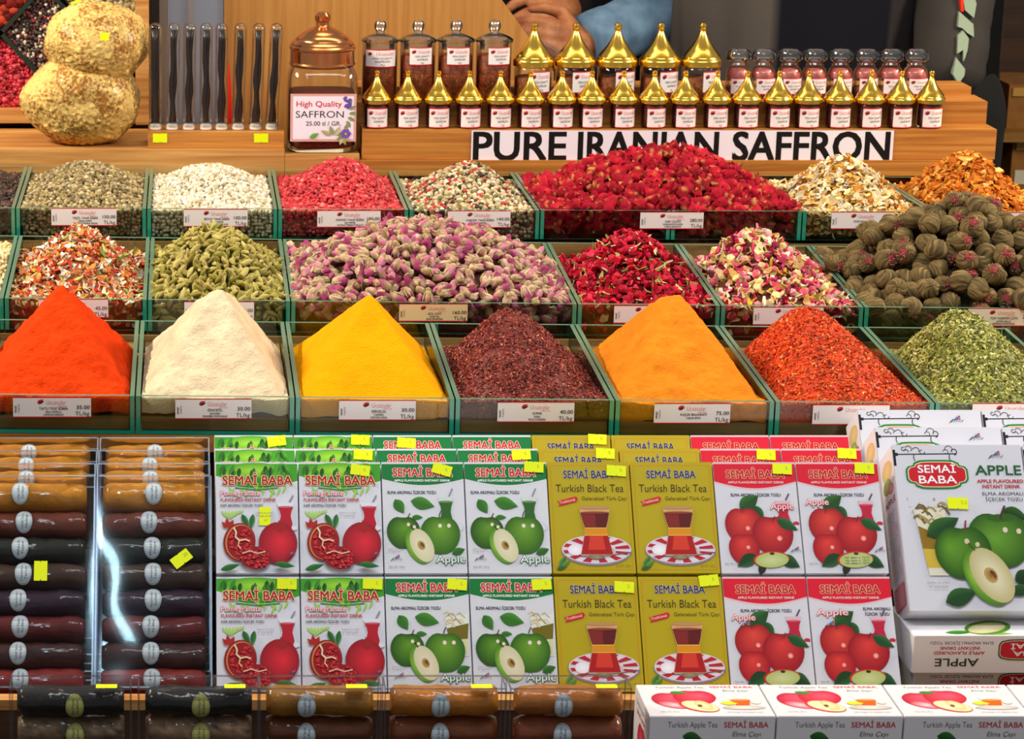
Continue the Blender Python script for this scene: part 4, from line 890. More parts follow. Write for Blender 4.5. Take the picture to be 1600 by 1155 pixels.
def art_pomegranate():
    A = Art(128, 176); A.rect(0, 0, 128, 176, '#d6d5de'); r = random.Random(3)
    pts = [(0, 3), (128, 3)]+[(128-8*i, 30+12*math.sin(math.pi*i/16)-8*(i > 12)) for i in range(17)]
    A.poly(pts, '#3f9a1e'); A.ell(60, 14, 48, 13, '#4aa622', '#a8dc38', n=20); A.ell(22, 22, 14, 9, '#52ac24', '#b4e040'); A.ell(104, 12, 14, 10, '#3f9a1e', '#6cc030')
    for i in range(17): A.leaf(r.uniform(13, 115), r.uniform(4, 14), r.uniform(12, 22), r.uniform(5, 8), r.uniform(60, 120), r.choice(['#1c4a14', '#24581a', '#2f6e1e', '#3a8424']), r.choice(['#2a641c', '#3f8a26']))
    for i in range(11): A.leaf(20+9*i, 40+3*math.sin(i), r.uniform(12, 24), 4, 60+r.uniform(-35, 75), '#9cc850', '#7cb030')
    A.line([(30, 41.5), (64, 45), (98, 41.5)], 1.8, '#2c7a20')
    A.text(10, 37.5, 'SEMAİ BABA', 15, '#b00f1c', fit=110, bold=.034, outl=('#f0d8a0', .07))
    A.text(7, 54, 'Pomegranate', 8, '#f4e4e6', fit=62, bold=.0, outl=('#c83a48', .08)); A.text(7, 63.5, 'FLAVOURED INSTANT DRINK', 5, '#b01826', fit=87, bold=.04); A.text(7, 72, 'NAR AROMALI İÇECEK TOZU', 4, '#33303c', fit=66, bold=.03)
    for i in range(7): A.leaf(8+6*i, 78, 15, 3.2, 50+18*i, '#a4cc5c')
    A.text(62, 83, 'Delice as a fun', 2.4, '#77747c', fit=26); A.text(62, 88, 'or cold drink', 2.4, '#77747c', fit=24)
    A.ell(112, 106, 15, 5, '#d8d8e2'); glass_pic(A, 95, 66, 27, 42, '#b01428'); 
    A.leaf(40, 84, 24, 9, 62, '#1f5a24', '#3f7e3a'); A.leaf(58, 84, 24, 9, 100, '#24622a', '#46883c')
    A.ell(96, 130, 30, 33, '#8e0a1c', '#dc2434', n=30, off=(6, -2)); A.poly([(90, 108), (91, 96), (95, 101), (98, 93), (102, 101), (107, 95), (108, 108), (100, 114)], '#9c1a1e'); 
    A.poly([(12, 106), (8, 96), (14, 98), (16, 90), (21, 97), (27, 93), (28, 106)], '#a82018')
    A.ell(36, 128, 25, 30, '#8c1410', '#c83020', rot=10, n=28); A.ell(37, 128, 22.5, 27.5, '#c88848', rot=10, n=26); A.ell(38, 128.5, 21.5, 26.5, '#900e18', rot=10, n=26)
    
    for i in range(60):
        a = r.uniform(0, 6.28); q = r.uniform(0, 1)**.5; A.ell(38+18*q*math.cos(a), 128+22*q*math.sin(a), 2.3, 1.9, r.choice(['#b81420', '#cc2028', '#a00e18']), r.choice(['#e44a44', '#d83038']), n=6) 
    A.line([(27, 106), (31, 114), (30, 121), (36, 127)], 2.6, '#e8d0a8'); A.line([(36, 127), (45, 125), (52, 128)], 2.2, '#e8d0a8'); A.line([(36, 127), (34, 134), (38, 140)], 1.8, '#e0c498'); A.ell(61, 154, 24, 18, '#900c18', n=20)
    for i in range(54):
        a = r.uniform(0, 6.28); q = r.uniform(0, 1)**.5; A.ell(61+22*q*math.cos(a), 154+17*q*math.sin(a), 3, 2.6, r.choice(['#a00c18', '#b81420', '#8c0a14']), r.choice(['#d8303a', '#e04a4a']), n=7)
    A.line([(40, 148), (52, 144), (64, 148), (76, 145)], 1.6, '#e8c8a8')
    A.leaf(6, 174, 32, 10, -16, '#1c5a24', '#3c8038'); A.leaf(90, 164, 32, 10, 8, '#1c5a24', '#3c8038'); A.logo(116, 150, .95); return A
def art_green(splash):
    A = Art(128, 176); A.rect(0, 0, 128, 176, '#d3d4da'); A.rect(0, 0, 128, 4, '#d6d8dc'); band(A, '#0c7434', 27, 37)
    A.text(17, 23.5, 'SEMAİ BABA', 13.5, '#c8141e', fit=94, bold=.034, outl=('#f6dcc8', .07)); A.text(19, 31.5, 'APPLE FLAVOURED INSTANT DRINK', 3.6, '#eef6ee', fit=88, bold=.05)
    A.text(8, 51, 'ELMA AROMALI İÇECEK TOZU', 4.6, '#23233c', fit=76, bold=.035)
    if splash:
        A.poly([(90, 62), (127, 58), (124, 122), (98, 122)], '#dfe0d6'); A.poly([(92, 80), (126, 72), (124, 96), (96, 98)], '#6e6412'); A.poly([(96, 98), (124, 96), (123, 120), (99, 120)], '#cfcf9c'); r = random.Random(5)
        for i in range(9):
            x, y = 88+r.uniform(0, 24), 52+r.uniform(0, 22); A.line([(x, y), (x+4, y-3), (x+8, y+r.uniform(-3, 2)), (x+12, y+5)], r.uniform(1, 2.6), r.choice(['#a8945a', '#c8b888', '#8a742c', '#d8cca8']))
    else: A.ell(108, 104, 17, 9, '#c8c8d8', '#e4e4ee'); glass_pic(A, 86, 56, 25, 48, '#2c5e22', '#c8d4cc')
    A.leaf(19, 60, 26, 17, 58, '#2c6a1c', '#3f8428'); A.leaf(44, 62, 38, 20, 14, '#2f6e1c', '#4a8e2c'); A.leaf(45, 88, 17, 8, 2, '#2c6a1c', '#468a28')
    A.apple(31, 112, 26, 27, '#1f4c0c', '#5e9420', off=(.1, -.3)); stem(A, 38, 88); A.apple(88, 116, 31, 32, '#2a5e10', '#6ea02a', off=(.05, -.35)); stem(A, 87, 84)
    shine(A, 39, 100, 2.6); shine(A, 48, 104, 2.6); shine(A, 88, 102, 3); shine(A, 102, 102, 3); A.leaf(105, 146, 22, 12, -20, '#245c1a', '#3c7e28')
    cut_apple(A, 58, 133, 17, 29, -24); A.text(80, 160, 'Apple', 11, '#eef2ee', fit=45, bold=.01, outl=('#1f6a48', .09))
    A.logo(19, 153, 1.05); A.text(7, 140, 'Delice as a fun', 2.2, '#77777c', fit=22); A.text(7, 144, 'or cold drink', 2.2, '#77777c', fit=18); A.text(7, 168, 'Net Wt. 150 g', 2.8, '#55555a', fit=24); return A
def art_yellow():
    A = Art(128, 176); A.rect(0, 0, 128, 176, '#b29e0e')
    for x0, y0, x1, y1 in ((4, 5, 124, 6), (4, 170, 124, 171), (4, 5, 5, 171), (123, 5, 124, 171)): A.rect(x0, y0, x1, y1, '#c98412')
    A.text(24, 26, 'SEMAİ BABA', 12.5, '#2a2470', fit=78, bold=.034, outl=('#d8cc90', .05)); A.text(11, 48, 'Turkish Black Tea', 12, '#33260c', fit=106, bold=-.004, skew=.04); A.text(51, 61, 'Geleneksel Türk Çayı', 5.6, '#5c4a10', fit=70, bold=.0)
    A.poly([(12, 63), (42, 55), (45, 59), (42, 64), (14, 71), (16, 66)], '#c41e26'); A.text(16, 67.5, 'Traditional', 4.2, '#f4d8d0', fit=25, rot=-13)
    A.ell(69, 141, 55, 24, '#8a7c86', n=32); A.ell(69, 139, 54, 22.5, '#d8ccd6', '#f0e8f0', n=32)
    for i in range(12):
        a = 2*math.pi*i/12+.2; b = a+.26
        A.poly([(69+52*math.cos(a), 139+21*math.sin(a)), (69+52*math.cos(b), 139+21*math.sin(b)), (69+30*math.cos(b), 139+12*math.sin(b)), (69+30*math.cos(a), 139+12*math.sin(a))], '#b81c2c')
    A.ell(69, 142, 30, 11, '#c8b8c4', '#b0a0ac', n=20); A.ell(36, 140, 12, 9, '#e4dce8', '#f8f4fa', n=10); A.line([(44, 150), (78, 150), (122, 144)], 1.5, '#6a5a54'); A.ell(68, 151, 13, 4.5, '#7c6450', '#a08c74', n=14)
    A.poly([(45, 73), (94, 73), (90, 95), (87, 106), (88, 118), (95, 148), (44, 148), (51, 118), (52, 106), (49, 95)], '#d0a060')
    A.poly([(47, 81), (92, 81), (89, 95), (86, 105), (53, 105), (50, 95)], '#5c1614', ); A.poly([(48, 82), (70, 82), (70, 104), (54, 104), (51, 95)], '#7e2420')
    A.poly([(53, 107), (87, 107), (88, 116), (52, 116)], '#d88a14'); A.poly([(51.5, 118), (88, 118), (94, 147), (45, 147)], '#a81418'); A.poly([(60, 118), (80, 118), (83, 140), (56, 140)], '#d03a28')
    A.line([(52, 106), (87, 106)], 1.2, '#f0c040'); A.line([(52, 117), (88, 117)], 1.2, '#f0c040'); A.ell(69.5, 73.5, 24.5, 2.6, '#b88a5c', n=18); A.ell(69.5, 81.5, 22, 2, '#8c3c30', n=16)
    A.leaf(10, 168, 22, 9, -60, '#3a6a2c', '#5c8a40'); A.leaf(6, 170, 18, 8, -20, '#2c5a28', '#4c7c3c'); A.leaf(14, 166, 16, 7, -35, '#4c7a2c', '#6c9a44'); A.text(98, 166, 'Net Wt. 100 g', 2.4, '#6a5a14', fit=22); return A
def art_red(v):
    A = Art(128, 176); A.rect(0, 0, 128, 176, '#d0d0d8'); A.rect(0, 0, 128, 4, '#ece8ea'); band(A, '#d4152f', 31, 42, '#e0b8c0')
    A.text(19, 26, 'SEMAİ BABA', 13, '#b80f26', fit=92, bold=.034, outl=('#f0b890', .07)); A.text(21, 34.5, 'APPLE FLAVOURED INSTANT DRINK', 3.6, '#f0c8c8', fit=88, bold=.05)
    if v < 3: A.text(24, 55, 'ELMA AROMALI İÇECEK TOZU', 4.6, '#23233c', fit=78, bold=.035)
    else: A.text(82, 52, 'ELMA AROMALI', 4.4, '#23233c', fit=42, bold=.035); A.text(84, 60, 'İÇECEK TOZU', 4.4, '#23233c', fit=38, bold=.035)
    ax, ay = [(84, 76), (9, 69), (9, 68), (10, 60)][v]
    glass_pic(A, 91, 62, 25, 40, '#b81c3c', '#d8b0bc', '#5a4a62'); A.ell(106, 104, 20, 7, '#d8d4dc'); A.ell(122, 98, 5, 3, '#c02440')
    A.leaf(36, 76, 38, 24, -36, '#1f4a1e', '#35682c'); A.leaf(58, 70, 28, 16, 60, '#1c4420', '#2e6030')
    A.apple(40, 101, 29, 30, '#98101e', '#dc4438', off=(.05, -.45)); stem(A, 38, 78, .9); A.apple(84, 116, 32, 32, '#900c1e', '#d83a36', off=(-.05, -.4)); stem(A, 86, 92, .9)
    A.apple(38, 138, 24, 26, '#980e1e', '#da3c36', off=(-.05, -.4)); A.leaf(92, 92, 36, 17, 28, '#1a4a24', '#306a38')
    for x, y, q in ((46, 106, 4), (94, 122, 4.5), (44, 136, 3.5)): A.ell(x, y, q, q, '#e06058', '#f8c0b0', n=10)
    A.leaf(56, 148, 36, 20, 150, '#163c1c', '#2a5c2c'); A.leaf(92, 150, 34, 20, 30, '#163c1c', '#2a5c2c'); A.leaf(66, 160, 22, 12, 110, '#20261c')
    A.ell(78, 155, 28, 13, '#c02c20', n=22, rot=-4); A.ell(79, 156, 26, 12, '#a8b868', '#c8cc94', n=22, rot=-4); A.ell(80, 146, 4, 2.2, '#3a2c1c', n=8)
    if v == 1:
        for i in range(3): A.text(62, 154+4.4*i, 'HR 080615 TETT', 3, '#3c4030', fit=38)
    A.text(ax, ay, 'Apple', 9.5, '#f0dcdc', fit=36 if v < 3 else 48, bold=.0, outl=('#d04858', .09)); A.logo(118, 140, 1.0) if v < 2 else A.logo(30, 74, 1.1)
    A.text(6, 163, 'Net Wt. 150 g', 2.6, '#55555a', fit=24); return A
KINDS = [('pomegranate', art_pomegranate(), '#e4e4ea'), ('green', art_green(False), '#e6e6ea'), ('yellow', art_yellow(), '#cdb81a'), ('red', art_red(0), '#e6e0e4')]
GREEN2, RED1, RED2, RED3 = art_green(True), art_red(1), art_red(2), art_red(3)
bwid = PW-.0012
def carton(name, w, d, h, col, bev=.0007):
    bm = bmesh.new(); bmesh.ops.create_cube(bm, size=1)
    for v in bm.verts: v.co = Vector((v.co.x*w, (v.co.y+.5)*d, (v.co.z+.5)*h))
    bmesh.ops.bevel(bm, geom=bm.edges[:], offset=bev, segments=1, affect='EDGES'); me = bpy.data.meshes.new(name); bm.to_mesh(me); bm.free()
    at = me.color_attributes.new('Col', 'FLOAT_COLOR', 'POINT'); at.data.foreach_set('color', np.tile(np.array([*lin(col), 1], np.float32), (len(me.vertices), 1)).ravel()); me.materials.append(PRINT); return me
CM = [carton('carton', bwid, BT, BH-.0008, k[2]) for k in KINDS]
_pm = {}
def print_mesh(A, w, h, name='front_print'):
    if id(A) not in _pm: _pm[id(A)] = A.emit(MB(), flat(A, w, h, 0, h, -.00012)).mesh(name, PRINT)
    return _pm[id(A)]
NMS = ['pomegranate drink box', 'green apple drink box', 'yellow black tea box', 'red apple drink box']
def tea_box(col, kind, art, top, label, stk=None):
    """top: middle of its upper front edge"""
    o = top-UP*(BH-.0004); t = root('tea_box', label, 'box', (XB(col)+PW/2, o.y, o.z), (-TH, 0, 0), 'small drink and tea boxes')
    part('carton', CM[kind], t); part('front_print', print_mesh(art, bwid-.0002, BH-.001), t)
    if stk: sticker(t, (stk[0]-64)/128*PW, BH-stk[1]/176*BH, .0185, .0108, -.0016, math.radians(stk[2]))
    return t
SIDE = [('beside the clear spice cases', 'beside the green apple boxes'), ('beside the pomegranate boxes', 'beside the yellow boxes'), ('beside the green apple boxes', 'beside the red apple boxes'), ('beside the yellow boxes', 'beside the big white cartons')]
ROWN = ['lower front row', 'upper front row', 'row right behind the front', 'rearmost row']
tops = [B_top, A_top, P(600, 700.5, 2.549), P(600, 679.5, 2.598)]
STK = {1: [(76, 88, 92), (96, 15, 8), (94, 14, 17), (108, 10, 3), (107, 16, 4), None, (107, 13, 3), (106, 12, 3)],
       0: [(108, 13, 2), (110, 13, 3), (110, 14, 5), (110, 14, -3), (107, 18, 4), (108, 8, -5), None, None],
       2: [None, (107, 12, 4), None, (101, 12, -3), (106, 10, 3), None, (104, 12, 3), (104, 10, 3)],
       3: [(101, 12, -8), (108, 10, 2), (54, 15, 4), None, (106, 9, 3), None, None, None]}
for row in range(4):
    for c in range(8):
        k = c//2; art = KINDS[k][1]
        if row == 0 and k == 1: art = GREEN2
        if k == 3: art = [KINDS[3][1], RED1][c % 2] if row else [RED2, RED3][c % 2]
        tp = tops[row]+Vector((0, 0, 0)); tea_box(c, k, art, tp, '%s in the %s, %s' % (NMS[k], ROWN[row], SIDE[k][c % 2]), STK[row][c])

# ---- big white cartons
def art_big():
    A = Art(203, 262); A.rect(0, 0, 203, 262, '#cfcfd8'); K = '#15151c'
    A.rect(0, 8, 4, 34, K); A.rect(4, 13, 8, 18, K); A.line([(6, 15.5), (100, 14.5)], 1.8, K)
    sw = lambda x, y, r, a0, a1, w=1.1: A.line([(x+r*math.cos(a0+(a1-a0)*i/9)*(1-.06*i), y+r*math.sin(a0+(a1-a0)*i/9)*(1-.06*i)) for i in range(10)], w, K)
    sw(96, 11, 6, 1.5, -3.5, 1.5); sw(90, 8, 8, -3.2, .5); sw(84, 12, 5, -3, 2.5); sw(46, 11, 5, 0, 5); sw(38, 10, 7, -2.8, .4); sw(26, 8, 7, -2.6, .8); sw(17, 6, 4, 0, 5.5); sw(22, 12, 5, 3.5, 6.5)
    A.line([(33, 16), (32, 22), (34, 26)], 1.4, K); A.line([(89, 16), (88, 22), (90, 26)], 1.4, K)
    def plaque(x0, y0, x1, y1, c, r):
        pts = []
        for cx, cy, a in ((x1, y0, 180), (x1, y1, 270), (x0, y1, 0), (x0, y0, 90)):
            for i in range(6):
                t = math.radians(a-90*i/5); pts.append((cx+r*math.cos(t), cy+r*math.sin(t)) if r else (cx, cy))
        A.poly(pts, c)
    def round_plaque(cx, cy, w, h, c): A.ell(cx, cy, w*.5, h*.34, c, n=26, sq=5.); A.ell(cx, cy, w*.39, h*.5, c, n=26, sq=5.)
    round_plaque(66, 48, 98, 47, '#137a2c'); round_plaque(66, 48, 92, 41, '#e8d8b0'); round_plaque(66, 48, 89, 38.5, '#c41424')
    A.text(66, 45.5, 'SEMAİ', 12.5, '#f2eef0', fit=60, bold=.03, align='C'); A.text(66, 62.5, 'BABA', 12.5, '#f2eef0', fit=60, bold=.03, align='C')
    A.text(126, 49, 'APPLE', 15.5, '#12582a', fit=73, bold=.035); A.text(127, 61.5, 'APPLE FLAVOURED', 5.4, '#b81426', fit=73, bold=.05); A.text(134, 70, 'INSTANT DRINK', 5.4, '#b81426', fit=60, bold=.05)
    A.text(133, 81.5, 'ELMA AROMALI', 5.2, '#23233a', fit=64, bold=.01); A.text(137, 90.5, 'İÇECEK TOZU', 5.2, '#23233a', fit=58, bold=.01); A.logo(162, 17, 1.35)
    r = random.Random(9); A.poly([(22, 105), (72, 100), (66, 208), (36, 208)], '#d8d4c0'); A.poly([(26, 130), (70, 150), (68, 168), (30, 166)], '#8a6c14'); A.poly([(30, 166), (68, 168), (66, 196), (34, 196)], '#c8ac3c')
    for i in range(12):
        x, y = 18+r.uniform(0, 48), 96+r.uniform(0, 30); a = r.uniform(-.6, .6); A.line([(x, y), (x+6, y-4+a*6), (x+12, y-1+a*9), (x+17, y+6+a*12)], r.uniform(1.2, 4), r.choice(['#a08a4c', '#c8b888', '#75601c', '#d8cca8', '#5c4a12']))
    for i in range(9): A.ell(14+r.uniform(0, 60), 84+r.uniform(0, 26), r.uniform(.8, 2), r.uniform(.8, 2), r.choice(['#a08a4c', '#d8cca8']), n=7)
    A.leaf(160, 106, 42, 24, 20, '#123a14', '#2a5c20'); A.apple(151, 152, 50, 46, '#25540e', '#62982a', n=34, off=(-.15, -.05)); A.ell(156, 118, 22, 6, '#2c5c14', n=14); stem(A, 156, 112, 2.2); shine(A, 161, 137, 4, '#d8c8b0'); shine(A, 182, 139, 4, '#d8c8b0')
    A.leaf(38, 146, 60, 30, -28, '#17421a', '#2f6422'); A.apple(92, 172, 44, 44, '#1f4c0c', '#5c9422', n=32, off=(-.5, -.2)); A.line([(98, 138), (101, 122)], 2.6, '#8a1c2c'); shine(A, 99, 155, 4, '#cdbc9c'); shine(A, 115, 160, 3.6, '#cdbc9c')
    A.leaf(166, 216, 34, 24, -20, '#102e14', '#22481c'); A.leaf(152, 234, 48, 18, -8, '#163c1a', '#2a5a24'); A.leaf(55, 250, 54, 28, -20, '#17401c', '#2c5e24')
    cut_apple(A, 130, 208, 29, 48, -28, '#3f7818', '#b8ae78'); A.text(30, 221, 'Delice as a fun', 3.2, '#77777c', fit=34); A.text(32, 228, 'or cold drink', 3.2, '#77777c', fit=30); A.text(190, 252, '300 g', 4, '#66666a', fit=18, align='L'); return A
def art_side():
    A = Art(60, 262); A.rect(0, 0, 60, 262, '#e2d6dc'); r = random.Random(4)
    A.ell(30, 30, 22, 16, '#d8b070', '#e8c890'); A.ell(24, 52, 18, 12, '#88a050', '#c8d080'); A.ell(38, 60, 12, 8, '#c8606a', '#e0a0a0'); A.text(30, 84, 'APPLE', 9, '#8a2430', fit=44, bold=.03, align='C')
    for i in range(26): A.text(8, 96+4.2*i, ['Ingredients: sugar, acid', 'regulator, flavour', 'Preparation: pour into', 'a cup of hot or cold', 'water and stir'][i % 5], 2.4, ['#4a3a44', '#b03a48', '#3a4a38'][(i//5) % 3], fit=r.uniform(30, 44))
    A.rect(8, 212, 52, 248, '#d87880')
    for i in range(7): A.text(11, 218+4.3*i, 'Delicious apple drink', 2.4, '#f4e4e6', fit=36)
    return A
BIGA, SIDA = art_big(), art_side()
bt0, bt1 = on_slope(1393, 695), on_slope(1418, 955); bigH = (bt0-bt1).length; bigX = bt0.x; bigW = .1240; bigD = .049
BIGC = carton('carton', bigW, bigD, bigH, '#e2e2e8', .0009)
BIGP = BIGA.emit(MB(), flat(BIGA, bigW-.0004, bigH-.0004, 0, bigH-.0002, -.00012)).mesh('front_print', PRINT)
m = MB(); m_ = flat(SIDA, bigD-.0006, bigH-.0004, 0, bigH-.0002); SIDP = SIDA.emit(m, lambda a, b, l: (-bigW/2-.00012-l, bigD-.0003-(a/60)*(bigD-.0006), bigH-.0002-b/262*(bigH-.0004))).mesh('side_print', PRINT)
def big_box(i, j, label, stk=False):
    tp = [bt0, P(1363, 667.5, 2.557), P(1336, 640.5, 2.622)][i]; o = tp-UP*bigH
    t = root('drink_carton', label, 'box', (bigX+bigW/2+j*(bigW+.0014)+(0 if i < 2 else .0), o.y, o.z), (-TH, 0, 0), 'big white drink cartons')
    part('carton', BIGC, t); part('front_print', BIGP, t); part('side_print', SIDP, t)
    if stk: sticker(t, -bigW/2+.0563, bigH-.0605, .0195, .0115, -.0022, math.radians(2), '5.2')
big_box(0, 0, 'big white apple drink carton at the front, beside the red apple boxes', True); big_box(1, 0, 'big white apple drink carton directly behind the front one'); big_box(2, 0, 'rearmost big white apple drink carton of its file')
big_box(0, 1, 'big white drink carton at the front, cut off by the frame edge'); big_box(1, 1, 'big white drink carton of the cut-off outer file, second from the front'); big_box(2, 1, 'rearmost big white drink carton of the cut-off outer file')
# ---- the same cartons lying flat, upside down, below
def art_end():
    A = Art(200, 59); A.rect(0, 0, 200, 59, '#e4dad4'); R_ = 180
    A.text(118, 9, 'ELMA AROMALI İÇECEK TOZU', 4.6, '#4a4048', fit=94, rot=R_, bold=.02); A.text(98, 17, 'INSTANT DRINK', 5, '#b81c28', fit=60, rot=R_, bold=.05); A.text(106, 24.5, 'APPLE FLAVOURED', 5, '#b81c28', fit=76, rot=R_, bold=.05)
    A.text(98, 36, 'APPLE', 12.5, '#2a3c28', fit=66, rot=R_, bold=.03); A.ell(174, 22, 48, 17, '#1c5a2c', n=26, sq=5.); A.ell(174, 22, 46, 15, '#e0c8a0', n=26, sq=5.); A.ell(174, 22, 45, 14, '#c0202c', n=26, sq=5.)
    A.text(198, 12, 'SEMAİ', 8, '#f2e4e0', fit=54, rot=R_, bold=.04); A.text(198, 24, 'BABA', 8, '#f2e4e0', fit=50, rot=R_, bold=.04); return A
ENDA = art_end(); Zt = P(1428, 993, 2.413); Zb = PZ(1390, 946, Zt.z); lh = .0375; ldp = Zb.y-Zt.y
for i in range(2):
    x0 = Zt.x+(.0 if i == 0 else .006); yy = Zt.y+(0 if i == 0 else .012); zz = Zt.z-lh*(i+1)-.0004*i
    t = root('drink_carton', ['big drink carton lying flat upside down, upper of the two under the upright one', 'big drink carton lying flat upside down, lower of the two'][i], 'box', (x0+.085, yy, zz), (0, 0, 0), 'big white drink cartons')
    part('carton', carton('carton', .17, ldp, lh-.0004, '#e4e0e2', .0009), t)
    A = ENDA; A.emit(MB(), flat(A, .125, lh-.001, -.085+.0634, lh-.0006, -.00012)).build('end_print', PRINT, t)
    T = Art(200, 130); T.leaf(50, 118, 46, 16, -6, '#2c7a1c', '#5aa030'); T.leaf(92, 112, 60, 20, 10, '#7aa84a', '#b8c878'); T.ell(120, 96, 26, 40, '#3f7818', '#84b83c', rot=60); T.ell(118, 98, 18, 34, '#c8c08c', '#e0d8b0', rot=60)
    T.emit(MB(), lambda a, b, l: (-.085+a/200*.125, ldp-.001-(b/130)*(ldp-.002)*-1-ldp+.001 if False else ldp*(1-b/130), lh-.0003+l)).build('top_print', PRINT, t)

# ---- small long white tea boxes at the very front
tb = P(992, 1070, 2.36); tf = PZ(1016, 1119.5, tb.z); tw = .1125; td = tb.y-tf.y; SHZ = tb.z-.078
def art_teatop():
    A = Art(196, 140); A.rect(0, 0, 196, 140, '#d4d0d4'); r = random.Random(2)
    A.text(28, 16, 'Turkish Apple Tea', 8, '#3a3634', fit=78, bold=.0); A.text(116, 15, 'SEMAİ BABA', 8.5, '#c8202c', fit=70, bold=.03); A.text(134, 31, 'Elma Çayı', 7, '#3f6a34', fit=40, skew=.2)
    A.apple(46, 68, 32, 34, '#b01434', '#e0566c', off=(.2, -.4)); A.apple(84, 58, 34, 34, '#b8142c', '#e8506a', off=(.3, -.3)); A.leaf(48, 34, 28, 14, 12, '#2c7a2c', '#58a040')
    A.ell(46, 92, 26, 14, '#c83048', '#f0c0c8', rot=25); A.ell(84, 98, 34, 22, '#c8323c', n=22, rot=35); A.ell(86, 97, 31, 19, '#e8d098', '#f6ecc8', n=22, rot=35); A.ell(92, 94, 12, 22, '#d8b878', '#f0e0b0', n=16, rot=-20); A.ell(86, 96, 4, 6, '#7a4a20', n=8)
    A.ell(154, 104, 34, 9, '#b8a89c', '#e0d8d0'); A.poly([(136, 58), (172, 58), (166, 98), (142, 98)], '#e8e0d8'); A.poly([(138, 70), (170, 70), (165, 96), (143, 96)], '#c85a14'); A.ell(154, 70, 16, 4, '#e8904c'); A.ell(177, 78, 8, 11, '#d8d0cc'); A.leaf(120, 84, 28, 16, 5, '#e8d820'); A.text(124, 126, '20 bags of apple tea', 4, '#8a8480', fit=56); A.text(20, 124, 'Net Wt. 50 g', 4, '#8a8480', fit=28); return A
def art_teafront():
    A = Art(196, 130); A.rect(0, 0, 196, 130, '#e6e0e4')
    A.text(28, 17, 'Turkish Apple Tea', 9, '#3a3634', fit=78, bold=.01); A.text(116, 17, 'SEMAİ BABA', 9, '#c42a34', fit=70, bold=.03); A.text(130, 31, 'Elma Çayı', 7.5, '#36502c', fit=44, skew=.2)
    A.apple(42, 72, 34, 40, '#a01c30', '#d85a60'); A.apple(120, 72, 38, 40, '#a81c28', '#dc5a50'); A.leaf(52, 30, 34, 20, 14, '#1f5a24', '#3c7a34'); A.leaf(78, 40, 24, 14, 35, '#1c4e24', '#306a30'); A.ell(84, 96, 34, 24, '#c8b878', '#e8dcb0', rot=20); return A
def art_teaside():
    A = Art(110, 130); A.rect(0, 0, 110, 130, '#ddd6da'); A.apple(60, 70, 30, 34, '#a81c30', '#d84a5a'); A.text(14, 20, 'Turkish Apple Tea', 7, '#4a4440', fit=76); A.text(20, 34, 'SEMAİ BABA', 7, '#c43a44', fit=60, bold=.03); return A
tthA, tfrA, tsdA = art_teatop(), art_teafront(), art_teaside(); th_ = tb.z-SHZ
TC = carton('carton', tw-.0012, td, th_-.0004, '#dcd8dc', .0008)
TT = tthA.emit(MB(), lambda a, b, l: (-tw/2+.001+a/196*(tw-.002), td-.0005-b/140*(td-.001), th_-.00026+l)).mesh('top_print', PRINT)
TF = tfrA.emit(MB(), flat(tfrA, tw-.002, th_-.001, 0, th_-.0008, -.00012)).mesh('front_print', PRINT)
TSD = tsdA.emit(MB(), lambda a, b, l: (-tw/2+.0006-.00012-l, td-.0006-a/110*(td-.001), th_-.0008-b/130*(th_-.001))).mesh('side_print', PRINT)
for i in range(4):
    t = root('apple_tea_box', 'low white apple tea box at the front edge, %s from the clear spice cases' % ORD[i], 'box', (tb.x+tw*(i+.5), tf.y, SHZ+.0002), (0, 0, 0), 'low white apple tea boxes')
    part('carton', TC, t); part('top_print', TT, t); part('front_print', TF, t); part('side_print', TSD, t)

# ---- a bluish tube lamp across the aisle, whose streak shows on the clear cases
_e = []
for px_, py_ in ((170, 800), (188, 1016)):
    p_ = on_slope(px_, py_); d_ = ray(px_, py_).normalized(); n_ = -BK; _e.append(p_+(d_-2*d_.dot(n_)*n_)*1.7)
_m = (_e[0]+_e[1])/2; _l = bpy.data.lights.new('tube_lamp', 'AREA'); _l.shape = 'RECTANGLE'; _l.size = .020; _l.size_y = (_e[0]-_e[1]).length; _l.energy = 1.8; _l.color = (.55, .85, 1)
_o = bpy.data.objects.new('tube_lamp', _l); COL.objects.link(_o)
_z = -(on_slope(180, 910)-_m).normalized(); _y = (_e[0]-_e[1]).normalized(); _y = (_y-_z*_y.dot(_z)).normalized(); _x = _y.cross(_z)
_o.matrix_world = Matrix(((_x.x, _y.x, _z.x, _m.x), (_x.y, _y.y, _z.y, _m.y), (_x.z, _y.z, _z.z, _m.z), (0, 0, 0, 1)))
# ---- clear plastic cases of wrapped spice rolls
ROLLM = attr_mat('wrapped_powder', .7, .3, .6, 260, coat=.6, bdist=.0012)
b = ROLLM.node_tree.nodes['Principled BSDF']; b.inputs['Coat Roughness'].default_value = .09
N, L = ROLLM.node_tree.nodes, ROLLM.node_tree.links
cn = N.new('ShaderNodeTexNoise'); cn.inputs['Scale'].default_value = 34; cn.inputs['Detail'].default_value = 3; cn.inputs['Distortion'].default_value = 1.2
mp = N.new('ShaderNodeMapping'); mp.inputs['Scale'].default_value = (.5, 1.5, 1.5); tcn = N.new('ShaderNodeTexCoord'); L.new(tcn.outputs['Object'], mp.inputs['Vector']); L.new(mp.outputs[0], cn.inputs['Vector'])
cb = N.new('ShaderNodeBump'); cb.inputs['Strength'].default_value = .45; cb.inputs['Distance'].default_value = .004; L.new(cn.outputs['Fac'], cb.inputs['Height']); L.new(cb.outputs['Normal'], b.inputs['Coat Normal'])
